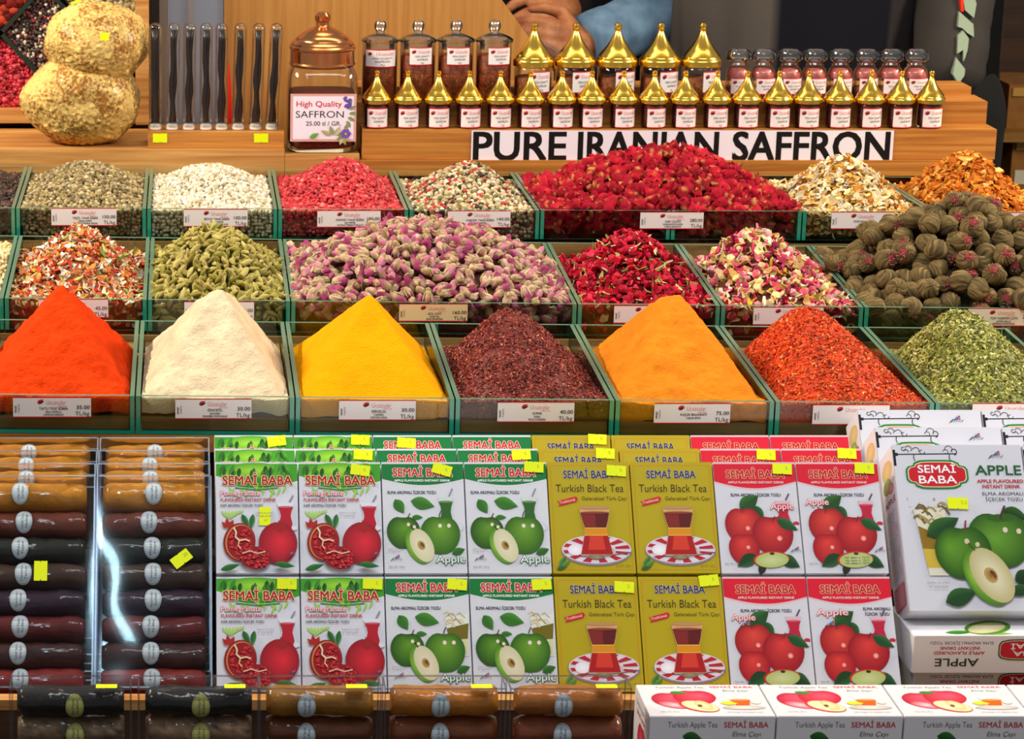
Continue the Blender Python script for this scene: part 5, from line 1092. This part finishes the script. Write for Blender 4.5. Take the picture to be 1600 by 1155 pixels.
def roll_mesh(col, L_, r, seed, speck=0.):
    prof = [(0.02, -L_/2+.004), (.45, -L_/2+.001), (.8, -L_/2+.001), (.97, -L_/2+.006), (1, -L_/2+.012)]+[(1, -L_/2+.012+(L_-.024)*i/14) for i in range(1, 14)]+[(1, L_/2-.012), (.97, L_/2-.006), (.8, L_/2-.001), (.45, L_/2-.001), (.02, L_/2-.004)]
    n = 24; V = []
    for a, x in prof:
        for i in range(n):
            t = 2*math.pi*i/n; V.append((x, r*a*math.cos(t)*1.08, r*a*math.sin(t)))
    V = np.array(V); d = fbm(V+seed*.37, 60, 3)*.0022; V[:, 1] += d*np.sign(V[:, 1]); V[:, 2] += d*np.sign(V[:, 2])
    F = np.array([(j*n+i, (j+1)*n+i, (j+1)*n+(i+1) % n, j*n+(i+1) % n) for j in range(len(prof)-1) for i in range(n)])
    c = np.tile(np.array(lin(col)), (len(V), 1)); c *= (1+(.22+speck)*fbm(V+seed, 90 if not speck else 240, 3)[:, None]*2); return np_mesh('wrapped_roll', V, F, np.clip(c, 0, 1), ROLLM)
OVM = {}
def oval_mesh(txt, gold):
    if (txt, gold) not in OVM:
        A = Art(26, 33, 2e-5); A.oval(13, 16.5, 13, 16.5, '#b4bfc4' if not gold else '#a8a860', 14); A.oval(13, 16.5, 11.8, 15.2, '#7d888e' if not gold else '#6f7030', 14); A.oval(13, 16.5, 11.2, 14.6, '#b8c3c8' if not gold else '#aaa860', 14)
        a, c = txt; A.text(12, 16.5+11, a, 3.6, '#2c3236', fit=22, rot=-90, bold=.0); A.text(18.5, 16.5+9, c, 3.6, '#2c3236', fit=18, rot=-90, bold=.0)
        OVM[txt, gold] = (A,)
    return OVM[txt, gold][0]
def roll(col, L_, r, loc, rotx, label, txt, gold, lx, seed, speck=0.):
    t = root('spice_roll', label, 'spice', loc, (rotx, 0, 0), 'wrapped spice rolls in clear cases')
    part('wrapped_roll', roll_mesh(col, L_, r, seed, speck), t)
    A = oval_mesh(txt, gold); w, h = .0158, .0205
    def to3(a, b, l):
        ang = (16.5-b)/33*h/r; rr = r*1.09+.0022+l
        return (lx+(a-13)/26*w, -rr*math.cos(ang), rr*math.sin(ang)*.95)
    A.emit(MB(), to3).build('oval_label', PAPER, t); return t
N, L = PLAST.node_tree.nodes, PLAST.node_tree.links      # the film is not quite flat
_g = [n for n in N if n.type == 'BSDF_GLOSSY'][0]; _t = N.new('ShaderNodeTexCoord'); _n = N.new('ShaderNodeTexNoise'); _n.inputs['Scale'].default_value = 9; _n.inputs['Detail'].default_value = 1
_b2 = N.new('ShaderNodeBump'); _b2.inputs['Strength'].default_value = .3; _b2.inputs['Distance'].default_value = .006; L.new(_t.outputs['Object'], _n.inputs['Vector']); L.new(_n.outputs['Fac'], _b2.inputs['Height']); L.new(_b2.outputs['Normal'], _g.inputs['Normal'])
def case_mesh(w, d, h, th=.0007):
    m = MB(); m.box(-w/2, w/2, 0, d, 0, h); return m.mesh('clear_shell', PLAST)
def case_edges(w, d, h, e=.0013):
    m = MB()
    for x in (-w/2, w/2):
        for y in (0, d): m.box(x-e/2, x+e/2, y-e/2, y+e/2, 0, h)
        for z in (0, h): m.box(x-e/2, x+e/2, e/2, d-e/2, z-e/2, z+e/2)
    for y in (0, d):
        for z in (0, h): m.box(-w/2+e/2, w/2-e/2, y-e/2, y+e/2, z-e/2, z+e/2)
    return m.mesh('fold_edges', PLEDGE)
ct = on_slope(240, 744); cb_ = on_slope(240, 1074); cH = (ct-cb_).length; cD = .031
cx = [(-.0846+.0245)/2, (-.0846+.0245)/2-.1112]; cW = .1086
CS, CE_ = case_mesh(cW, cD, cH), case_edges(cW, cD, cH)
RC = ['#b87608', '#642814', '#1a1c10', '#3e2618', '#2a1026', '#5a0f10', '#3a1a16', '#82201c']
RT = [('Indian Saffron', 'Zerdeçal'), ('Turkish Spices', 'Köfte Baharat'), ('Black', 'Pepper'), ('Cinnamon', 'Tarçın'), ('Sumac', 'Sumak'), ('Chili Pepper', 'Pul Biber'), ('Turkish Spices', 'Seven Spice'), ('Chili', 'Pepper')]
RNM = ['mustard yellow', 'reddish brown', 'near black', 'dark brown', 'dark purple', 'dark red', 'dark speckled brown', 'brick red']
ctops = [ct, P(240, 725, 2.522), P(240, 704.5, 2.562), P(240, 684.5, 2.600)]
pit = (cH-.004)/7.75; seedn = 1
for c in range(2):
    wh = ['beside the pomegranate boxes', 'at the outer end'][c]
    for k in range(4):
        o = ctops[k]-UP*cH; o.x = cx[c]-(.001 if k else 0)
        t = root('clear_case', ['front clear plastic case of spice rolls, %s', 'second clear plastic case of spice rolls, %s', 'third clear plastic case of spice rolls, %s', 'rearmost clear plastic case of spice rolls, %s'][k] % wh, 'case', o, (-TH, 0, 0), 'clear cases of spice rolls on the slope')
        part('clear_shell', CS, t); part('fold_edges', CE_, t)
        if k == 0 and c == 0: sticker(t, .026, cH-.0835, .0195, .0115, -.0008, math.radians(-38), '20')
        elif k == 0: sticker(t, .0045, cH-.0955, .0125, .0195, -.0008, 0, '')
        sticker(t, .030, cH+.0008, .0185, .009, .004, 0, '').rotation_euler.x = -1.35
        for j in range(8 if k == 0 else 1):
            r = .0132 if j else .0152; z = cH-.0172-(0 if j == 0 else .0022+pit*.98*j); q = o+UP*z+BK*(cD/2); q.x = o.x+(.0005 if c == 0 else -.0025)+random.uniform(-.0008, .0008)
            lab = '%s wrapped spice roll %s' % (RNM[j], ('in the front case, ' if k == 0 else ['', 'in the second case, ', 'in the third case, ', 'in the rearmost case, '][k])+wh)
            roll(RC[j], cW-.007-random.uniform(0, .003), r*.96, q, -TH, lab, RT[j], False, [-.003, -.012][c]+random.uniform(-.002, .003), seedn, .25 if j in (6,) else 0.); seedn += 1
# front row of low cases
ft = P(100, 1076, 2.28); fh = ft.z-SHZ; fw = .1062; fp = .1102; fd = .031; fx = [(15-CX)/FPX*2.28+fw/2+fp*i for i in range(5)]
fx[1] += .003; FS, FE = case_mesh(fw, fd, fh-.0006), case_edges(fw, fd, fh-.0006)
FC = [('#100f0c', '#7a6248'), ('#100f0c', '#84664a'), ('#96620e', '#683414'), ('#b46c18', '#7c3e18'), ('#ac641e', '#8c4624')]
FT = [[('Black Pepper', 'Karabiber'), ('Black Pepper', 'Tane')], [('Black Pepper', 'Karabiber'), ('Turkish Spices', 'Baharat')], [('Indian Saffron', 'Zerdeçal'), ('Turkish Spices', 'Köfte')], [('Indian Saffron', 'Zerdeçal'), ('Turkish Spices', 'Köfte')], [('Indian Saffron', 'Zerdeçal'), ('Turkish Spices', 'Köfte')]]
for i in range(5):
    t = root('clear_case', 'low clear front case of %s rolls, %s' % (['black and grey', 'black and tan', 'ochre and brown', 'amber and brown', 'amber and russet'][i], ['at the outer end', 'second from the outer end', 'in the middle', 'second from the apple tea', 'beside the apple tea'][i]), 'case', (fx[i], ft.y, SHZ+.0003), (0, 0, 0), 'low clear cases of spice rolls at the front')
    part('clear_shell', FS, t); part('fold_edges', FE, t)
    st = sticker(t, .032, fh-.0001, .0185, .0075, .005, 0, ''); st.rotation_euler.x = -1.5
    for j in range(2):
        lx = [.004, .002, -.012, -.004, -.006][i]
        roll(FC[i][j], fw-.010, .0132, (fx[i], ft.y+fd/2, SHZ+fh-.0175-.0275*j), 0, '%s wrapped spice roll of low front case, %s' % (['upper', 'lower'][j], ['at the outer end', 'second from the outer end', 'middle one', 'second from the apple tea', 'beside the apple tea'][i]), FT[i][j], i < 2, lx, seedn, .5 if (i < 2 and j) else 0.); seedn += 1
# loose orange and dark fillers seen between the low cases
# ---- bench that carries the boxes
BEN = root('display_bench', 'wooden bench carrying the sloping boxes and the low front cases', 'bench', (.4, 2.3, 0)); O = BEN.location
MB().box(-.42, 1.15, ft.y-.03, tb.y+.012, SHZ-.02, SHZ).build('front_shelf', WOODD, BEN, None, O)
bl = (A_bot-UP*(BH+.002)); lowb = min((bl+BK*BT).z, SHZ+.02)
zu = zat(700, 1094, tb.y+.013); MB().box(-.42, 1.15, tb.y+.013, tb.y+.028, zu-.010, zu).build('shelf_upstand', WOODL, BEN, None, O); MB().box(-.42, 1.15, tb.y+.014, tb.y+.028, SHZ-.02, zu-.0101).build('upstand_board', WOODD, BEN, None, O)
MB().box(-.42, 1.15, ft.y, tb.y+.012, .0, SHZ-.021).build('bench_front', WOODD, BEN, None, O)
lo = (tops[3]-UP*BH+BK*BT); MB().box(-.42, .68, lo.y-.05, lo.y+.02, .0, lo.z-.002).build('back_step', WOODD, BEN, None, O)
MB().box(.682, 1.1, Zt.y+.02, Zt.y+ldp+.1, .0, Zt.z-2*lh-.0016).build('carton_step', WOODD, BEN, None, O)
MB().box(-.42, .68, tb.y+.03, lo.y-.052, .0, (B_top-UP*BH+BK*BT).z-.002).build('middle_step', WOODD, BEN, None, O)

# ------------------------------------------------------------------ printed price strips on the trays
def price_strip(r, k, x0, x1, y0, y1, lines, price, paper='#efe4de', back=False):
    t, base = TRAYS[r, k]; R = ROW[r]; xm_ = (x0+x1)/2; z = R['zf']-.0015
    a, b_, c = P(x0, (y0+y1)/2, z), P(x1, (y0+y1)/2, z), P(xm_, y0, z); d = P(xm_, y1, z); y = rimX((a.x+b_.x)/2, r, 0).y-.0012
    w = b_.x-a.x; h = PY(xm_, y0, y).z-PY(xm_, y1, y).z; A = Art(100, 26.5); A.rect(0, 0, 100, 26.5, paper); A.rect(0, 0, 100, 1.3, '#cf2030'); A.rect(0, 25.2, 100, 26.5, '#cf2030')
    A.leaf(31, 7.6, 9.5, 4.6, -26, '#cc2028'); A.leaf(32, 8.8, 9, 3, -22, '#43281e'); A.text(43, 9.8, 'Ucuzcular', 5.6, '#dd6258', fit=25, bold=-.006); A.text(58, 12.4, 'Baharat', 2., '#e0847a', fit=11)
    A.text(4.5, 20, 'MENŞEİ', 2.2, '#2c2220', fit=9, rot=-90, bold=.03); A.text(8.5, 20, 'TÜRKİYE', 2., '#5c504c', fit=11, rot=-90)
    for i, s in enumerate(lines): A.text(52, [16.4, 20.4, 23.9][i], s, [3.2, 2.5, 2.5][i], '#332826', fit=[3.0*len(s)*.82, 1.9*len(s)*.9, 1.9*len(s)*.9][i], align='C', bold=.02)
    if price: A.text(98.5, 15.2, price, 4.6, '#332826', fit=20 if len(price) > 5 else 17, align='R', bold=.015); A.text(98, 23.6, 'TL/kg', 5, '#332826', fit=18, align='R', bold=.01)
    loc = Vector(((a.x+b_.x)/2, y, PY(xm_, y1, y).z))-base
    part('price_label', A.emit(MB(), flat(A, w, h)).mesh('price_label', PAPER), t, loc)
for q in [(1, -1, 80, 182, 325, 353, ['YEŞİL TANE BİBER', 'GREEN PEPPER', 'FRUCTUS PIPERIS VIRIDE'], '150.00'), (1, 0, 287, 387, 326.5, 354.5, ['BEYAZ TANE BİBER', 'WHITE PEPPER', 'FRUCTUS PIPERIS ALBI'], '100.00'),
          (1, 1, 496, 595, 328.5, 355.5, ['KIRMIZI TANE BİBER', 'RED PEPPER', 'SCHINUS TEREBINTHIFOLIUS'], '190.00'), (1, 2, 700, 798, 329, 356, ['KARIŞIK TANE BİBER', 'MIXED PEPPER', 'FRUCTUS PIPERIS'], '140.00'),
          (1, 3, 1001, 1100, 331, 358, ['NAR ÇİÇEĞİ', 'POMEGRANATE FLOWER', 'PUNICA GRANATUM'], '280.00'), (1, 5, 1300, 1398, 331, 358, ['PORTAKAL ÇAYI', 'ORANGE TEA', 'CITRUS SINENSIS'], '25.00'), (1, 6, 1532, 1631, 331.5, 358, ['', '', ''], ''),
          (2, -1, 60, 169, 467, 497, ['', '', ''], '45.00'), (2, 0, 288, 397, 471, 500, ['', '', ''], '130.00'), (2, 2, 624, 731, 474.5, 502.5, ['GÜL ÇAYI', 'ROSE TEA', 'ROSA DAMASCENA'], '160.00', '#e8cf98'),  # rose tea label: yellow paper tint paints in light coming through it
          (2, 3, 960, 1067, 477, 505.5, ['', '', ''], ''), (2, 4, 1178, 1287, 479.5, 508, ['', '', ''], ''), (2, 5, 1513, 1622, 481.5, 510, ['TOP YASEMİN ÇAYI', 'JASMIN BALLS', 'JASMINUM OFFICINALE'], '200.00', '#e6dcc0'),
          (3, -1, 20, 142, 620.5, 652.5, ['TATLI TOZ BİBER', 'MILD PAPRICA', 'CAPSICUM ANNUUM'], '35.00'), (3, 0, 274, 393, 623, 655, ['ZENCEFİL', 'JENGIBRE', 'ZINGIBER OFFICINALE'], '30.00'),
          (3, 1, 530, 650, 625, 657, ['ZERDEÇAL', 'TURMERIC', 'CURCUMA LONGA'], '30.00'), (3, 2, 778, 898, 628, 660, ['SUMAK', 'SUMAC', 'RHUS CORIARIA'], '40.00'), (3, 3, 1023, 1142, 630, 662, ['KAJUN BAHARATI', 'CAJUN SPICE', ''], '75.00'),
          (3, 4, 1271, 1391, 632, 664, ['', '', ''], ''), (3, 5, 1520, 1640, 630, 662, ['', '', ''], '')]:
    price_strip(*q)

# ------------------------------------------------------------------ people behind the steps
def capsule(mb, pts, rad, n=12):
    """rounded tapering limb along points, as closed overlapping solids"""
    mb.tube(pts, rad, n)
    for p, r in zip(pts, rad):
        v, f = ICO2; mb.add([Vector(p)+Vector(q.tolist())*r for q in v], f.tolist())
def ellip(mb, c, rx, ry, rz):
    v, f = proto(lambda b: bmesh.ops.create_icosphere(b, subdivisions=3, radius=1)); mb.add([(c[0]+q[0]*rx, c[1]+q[1]*ry, c[2]+q[2]*rz) for q in v], f.tolist())
def remeshed(mb, name, mat, voxel, parent, origin, smooth=4):
    me = mb.mesh(name+'_raw', mat, 180, origin); o = bpy.data.objects.new(name, me); link(o)
    m = o.modifiers.new('r', 'REMESH'); m.mode = 'VOXEL'; m.voxel_size = voxel; m.use_smooth_shade = True
    s = o.modifiers.new('s', 'SMOOTH'); s.iterations = smooth; s.factor = .5
    dg = bpy.context.evaluated_depsgraph_get(); me2 = bpy.data.meshes.new_from_object(o.evaluated_get(dg)); me2.name = name
    bpy.data.objects.remove(o); bpy.data.meshes.remove(me); me2.materials.clear(); me2.materials.append(mat)
    me2.polygons.foreach_set('use_smooth', [True]*len(me2.polygons)); return part(name, me2, parent)
def hand(mb, Wp, d, nrm, curl, thumb_side, k=1.):
    d = Vector(d).normalized(); nrm = Vector(nrm); nrm = (nrm-d*nrm.dot(d)).normalized(); s = d.cross(nrm)*thumb_side
    for q in (-.028, -.010, .010, .027): capsule(mb, [Wp+s*q*.55*k, Wp+d*.05*k+s*q*k*.9, Wp+d*.088*k+s*q*k], [.016*k, .0165*k, .0125*k])
    for q, ln in ((-.031, .060), (-.0105, .074), (.0105, .080), (.031, .072)):
        p = Wp+d*.090*k+s*q*k; pts = [p-d*.02*k, p]; a = 0.
        for c, l in zip(curl, (.45, .32, .23)):
            a += c; pts.append(pts[-1]+(d*math.cos(a)-nrm*math.sin(a))*ln*l*k)
        capsule(mb, pts, [.0115*k, .0108*k, .0098*k, .0090*k, .0076*k], 10)
    t0 = Wp+d*.022*k+s*.028*k; t1 = t0+(d*.6+s*.75-nrm*.25).normalized()*.036*k; t2 = t1+(d*.85+s*.2-nrm*.45).normalized()*.030*k; t3 = t2+(d*.85-s*.15-nrm*.5).normalized()*.024*k
    capsule(mb, [Wp+d*.01*k+s*.012*k, t0, t1, t2, t3], [.018*k, .016*k, .0125*k, .011*k, .0085*k], 10)
def person(label, x, y, arms, coat, trousers, hgt=1.74, yaw=0., coatlo=.80, coatr=(.20, .135), voxel=.006, hands=(), tint=None, hem=None):
    """arms: list of (shoulder, elbow, wrist) places; hands: matching hand poses"""
    o = Vector((x, y, 0)); t = root('person', label, 'person', o); k = hgt/1.74; b = MB(); V = lambda a, c, e: Vector((x+(a*math.cos(yaw)-c*math.sin(yaw))*k, y+(a*math.sin(yaw)+c*math.cos(yaw))*k, e*k))
    ellip(b, V(0, 0, 1.63), .078*k, .098*k, .118*k); ellip(b, V(0, -.05, 1.57), .055*k, .06*k, .06*k)
    capsule(b, [V(0, .01, 1.42), V(0, 0, 1.55)], [.062*k, .055*k]); capsule(b, [V(0, -.095, 1.635), V(0, -.115, 1.60)], [.012*k, .016*k])
    for s in (-1, 1): ellip(b, V(s*.08, .005, 1.62), .012*k, .022*k, .035*k)
    for z, rx, ry in ((1.38, .15, .085), (1.25, .14, .085), (1.1, .125, .08), (.97, .135, .09)): ellip(b, V(0, 0, z), (rx if abs(yaw) < .7 else ry)*k, (ry if abs(yaw) < .7 else rx)*k, .13*k)
    for s in (-1, 1):
        capsule(b, [V(s*.09, 0, .93), V(s*.10, -.01, .50), V(s*.10, .01, .10)], [.085*k, .058*k, .042*k]); capsule(b, [V(s*.10, .03, .045), V(s*.105, -.14, .03)], [.04*k, .03*k])
    for (S, E, Wp), h in zip(arms, hands):
        capsule(b, [S, E, Wp], [.052*k, .042*k, .030*k])
        if h: hand(b, Wp, *h)
    remeshed(b, 'body', SKIN, voxel, t, o)
    ha = MB(); ellip(ha, V(0, .014, 1.665), .084*k, .098*k, .10*k); remeshed(ha, 'hair', plain('dark_hair', '#1c1410', .6, bump=.5, bscale=150), .010, t, o)
    # coat: folded elliptical tube from hem to shoulders
    n, rows = 72, 26; v, c = [], []
    for j in range(rows):
        f = j/(rows-1); z = coatlo+(1.46*k-coatlo)*f; g = 1.0-.10*math.sin(math.pi*f)-(max(0, f-.82)/.18)**2*.55
        for i in range(n):
            a = 2*math.pi*i/n; fo = 1+.045*mnoise.noise((math.cos(a)*2.5+x*9, math.sin(a)*2.5, z*2.2))+.05*mnoise.noise((math.cos(a)*6, math.sin(a)*6+x, z*3))+.022*math.sin(a*11+z*5)
            px, py_ = coatr[0]*g*fo*math.cos(a), coatr[1]*g*fo*math.sin(a); v.append((x+px*math.cos(yaw)-py_*math.sin(yaw), y+px*math.sin(yaw)+py_*math.cos(yaw), z)); c.append(tint(a, z) if tint else lin(coat))
    fs = [(j*n+i, j*n+(i+1) % n, (j+1)*n+(i+1) % n, (j+1)*n+i) for j in range(rows-1) for i in range(n)]+[tuple(range(n-1, -1, -1)), tuple((rows-1)*n+i for i in range(n))]
    MB().add(v, fs, c).build('coat', CLOTH, t, 180, o)
    tr = MB()
    for s in (-1, 1): capsule(tr, [V(s*.092, 0, .96), V(s*.10, -.01, .5), V(s*.10, .01, .13)], [.10*k, .075*k, .066*k])
    remeshed(tr, 'trousers', plain('trouser_'+trousers[1:], trousers, .9), .012, t, o)
    sh = MB()
    for s in (-1, 1): capsule(sh, [V(s*.10, .04, .045), V(s*.105, -.16, .036)], [.046*k, .038*k])
    remeshed(sh, 'shoes', MATS.get('shoe_black') or plain('shoe_black', '#15120f', .5), .010, t, o); return t
def sleeve(t, pts, rad, col, seed=0, name='sleeve', cuff=None, mat=None):
    o = t.location; m = MB(); P_ = [Vector(p) for p in pts]; n, K = 30, 44; ln = []
    seg = [(P_[i+1]-P_[i]).length for i in range(len(P_)-1)]; tot = sum(seg); vs = []; cs = []
    def at(u):
        d = u*tot
        for i, s in enumerate(seg):
            if d <= s or i == len(seg)-1: q = min(1, d/s); return P_[i].lerp(P_[i+1], q), rad[i]*(1-q)+rad[i+1]*q, i
            d -= s
    ctr = [at(j/(K-1)) for j in range(K)]; cc = [c[0] for c in ctr]
    for _ in range(5): cc = [cc[0]]+[(cc[i-1]+cc[i]*2+cc[i+1])/4 for i in range(1, K-1)]+[cc[-1]]
    for j in range(K):
        d = (cc[min(j+1, K-1)]-cc[max(j-1, 0)]).normalized(); a = d.orthogonal().normalized() if j == 0 else (a-d*a.dot(d)).normalized(); b = d.cross(a); u = j/(K-1)
        for i in range(n):
            th = 2*math.pi*i/n; r = ctr[j][1]*(1+.07*mnoise.noise((math.cos(th)*1.6+seed, math.sin(th)*1.6, u*9))+.05*mnoise.noise((math.cos(th)*1+seed, math.sin(th), u*26)))
            if cuff and u > cuff: r *= 1.05
            vs.append(cc[j]+(a*math.cos(th)+b*math.sin(th))*r); g = 1+.12*mnoise.noise((th, u*20, seed)); cs.append(tuple(min(1, x*g) for x in lin(col)))
    m.add(vs, [(j*n+i, j*n+(i+1) % n, (j+1)*n+(i+1) % n, (j+1)*n+i) for j in range(K-1) for i in range(n)]+[tuple(range(n-1, -1, -1)), tuple((K-1)*n+i for i in range(n))], cs)
    return m.build(name, mat or CLOTH, t, 180, o)
DENIM = plain('denim', '#6a8aa8', .85, bump=.4, bscale=600, noisecol='#48647e', nscale=26)
# hand reaching in from a black sleeve
zA = 4.22; S, E, Wp = P(1035, -330, zA+.25), P(985, -20, zA+.16), P(876, 18, zA)
tA = person('person in a black jacket reaching a bare hand down behind the wooden panel', P(905, 0, zA+.50).x, P(905, 0, zA+.50).y, [(S, E, Wp)], '#0e0d0d', '#1a1a1e', hands=[(P(840, 38, zA-.02)-Wp, P(850, -10, zA-.3)-P(850, 30, zA), (.6, 1.1, .7), 1, .82)], voxel=.0042, coatr=(.19, .12))
sleeve(tA, [S, E, E.lerp(Wp, .93)], [.085, .068, .050], '#121111', 1)
# denim sleeve
zB_ = 4.12; S, E, Wp = P(1190, -300, zB_+.3), P(1065, 12, zB_+.1), P(908, 72, zB_)
tB = person('person in a blue denim shirt reaching an arm leftwards behind the gold lids', P(1215, 0, zB_+.75).x, P(1215, 0, zB_+.75).y, [(S, E, Wp)], '#3a5064', '#20242c', hands=[(P(868, 66, zB_-.03)-Wp, P(880, 20, zB_-.3)-P(880, 60, zB_), (.5, .8, .5), 1, .9)], voxel=.0042, coatr=(.18, .12))
sleeve(tB, [S, E, Wp+(E-Wp)*.02], [.085, .062, .042], '#4a637a', 2, cuff=.93, mat=DENIM)
# charcoal and black coat
zC = 4.0; cC = P(1246, 0, zC+.12)
def tintC(a, z):
    f = math.cos(a); return lin('#524b46') if f < -.28 else (lin('#101019') if f < .62 else lin('#302b2c'))
person('person in a long charcoal and black coat standing behind the small bottles', cC.x, cC.y, [], '#1c1a1c', '#101014', coatr=(.215, .13), tint=tintC, voxel=.012, coatlo=.70)
# grey sleeve with pale chevrons
zD = 4.05; cD_ = P(1468, 0, zD+.42); S, E, Wp = P(1490, -330, zD+.30), P(1494, -20, zD), P(1482, 122, zD-.03)
tD = person('person in a dark jacket with pale chevrons down the hanging sleeve', cD_.x, cD_.y, [(S, E, Wp)], '#0c0b0a', '#0e0d0c', hands=[None], voxel=.010, coatr=(.17, .11), yaw=math.pi/2)
sleeve(tD, [S, E, Wp, P(1480, 146, zD-.03)], [.066, .060, .054, .030], '#3a3633', 5)
ch = MB()
def on_sleeve(px, py): return P(px, py, zD-.069-.024*max(0, py)/122)
for pts in ([(1506, -30), (1520, -12), (1526, 6), (1522, 28), (1508, 16), (1504, -6)], [(1499, 18), (1521, 38), (1522, 58), (1512, 52), (1504, 44), (1497, 42)], [(1497, 56), (1505, 48), (1514, 60), (1512, 78), (1506, 96), (1505, 78), (1496, 84)], [(1494, 90), (1508, 108), (1507, 118), (1498, 131), (1489, 116)]):
    q = [on_sleeve(*p) for p in pts]; n = len(q); th = Vector((0, .012, 0)); ch.add(q+[p+th for p in q], [tuple(range(n)), tuple(range(2*n-1, n-1, -1))]+[(i, n+i, n+(i+1) % n, (i+1) % n) for i in range(n)], lin('#8c9a86'))
ch.build('pale_chevrons', CLOTH, tD, None, tD.location)
rd = MB(); q = [on_sleeve(*p) for p in [(1499, -30), (1505, -30), (1506, 18), (1502, 18)]]; th = Vector((0, .012, 0)); rd.add(q+[p+th for p in q], [(0, 1, 2, 3), (7, 6, 5, 4)]+[(i, 4+i, 4+(i+1) % 4, (i+1) % 4) for i in range(4)], lin('#d8301c')); rd.build('red_piping', CLOTH, tD, None, tD.location)

# ---- bin of orange flakes behind the panel, with its clear lid
yf_ = yp+.12; fa = PY(846, 108, yf_); bn = root('flake_bin', 'tall wooden bin of orange flakes behind the steps, under the reaching hands', 'bin', (fa.x, yf_+.10, 0))
BO = bn.location; bx0, bx1 = PY(812, 100, yf_).x, PY(900, 100, yf_).x
MB().box(bx0, bx1, yf_, yf_+.2, 0, fa.z-.01).build('bin_body', WOODD, bn, None, BO)
q = [PY(818, 52, yf_+.02), PY(886, 90, yf_+.02)]; u = Vector((0, .004, 0)); w_ = Vector((0, 0, -.010))
MB().hexa([q[0]+w_, q[1]+w_, q[0]+w_+u*30, q[1]+w_+u*30, q[0], q[1], q[0]+u*30, q[1]+u*30]).build('clear_lid', PLEDGE, bn, None, BO)
n = 700; px_ = rng.normal(0, .3, n).clip(-1, 1); py_ = rng.random(n); pos = np.stack([fa.x+.002+px_*(bx1-bx0)*.42, yf_+.01+py_*.13, fa.z-.012+.036*(1-np.abs(px_))*(1-.5*np.abs(py_-.4))+rng.random(n)*.004], -1)
stuff('orange_flakes', pile([inst(FL1[0], FL1[1], ONE(FL1[0]), pos, rotm(n), .0052*(.6+.7*rng.random(n)), pick(['#c86418', '#d8832c', '#b04c10', '#e09a48'], n))]), PETAL, 'orange dried flakes in the bin behind the gold lids', 'spice', smooth=False)

# ---- storage rack at the right
yr = 4.85; ra = root('storage_rack', 'dim wooden storage rack with boxes behind the end of the steps', 'rack', (PY(1640, 200, yr).x, yr+.15, 0)); RO = ra.location
X0 = PY(1556, 200, yr).x; X1 = X0+.6
RW = wood('rack_wood', '#7a521c', '#a8742c')
for py in (206, 300): zz = zat(1600, py, yr); MB().box(X0, X1, yr, yr+.3, zz-.02, zz).build('shelf_board', RW, ra, None, RO)
for xx in (X0-.03, X1): MB().box(xx, xx+.03, yr, yr+.3, 0, zat(1600, -60, yr)).build('rack_post', WOODD, ra, None, RO)
MB().box(X0, X1, yr+.301, yr+.31, 0, zat(1600, -60, yr)).build('rack_back', WOODD, ra, None, RO)
CB = plain('brown_carton', '#a86f2c', .8, noisecol='#8a5a22', nscale=30)
def stored(name, label, px0, px1, py0, py1, labelpx=None):
    a, c = PY(px0, py1, yr+.04), PY(px1, py0, yr+.04); t = root(name, label, 'box', ((a.x+c.x)/2, yr+.14, a.z))
    MB().box(a.x, c.x, yr+.04, yr+.2, a.z, c.z).build('carton', CB, t, None, t.location); MB().box(a.x+.006, c.x-.006, yr+.036, yr+.0396, c.z-.022, c.z-.006, (1, 1, 1)).build('tape_strip', plain('tape_'+str(px0), '#c89648', .4), t, None, t.location)
    if labelpx: l, m = PY(labelpx[0], labelpx[3], yr+.038), PY(labelpx[1], labelpx[2], yr+.038); MB().box(l.x, m.x, yr+.037, yr+.0395, l.z, m.z, lin('#d8d0b8')).build('paper_label', PAPER, t, None, t.location)
    return t
stored('storage_carton', 'tan carton on the upper shelf of the dim rack', 1572, 1640, 132, 203); stored('storage_carton', 'tan carton with a white label on the lower shelf of the dim rack', 1577, 1650, 216, 297, (1584, 1612, 266, 288))
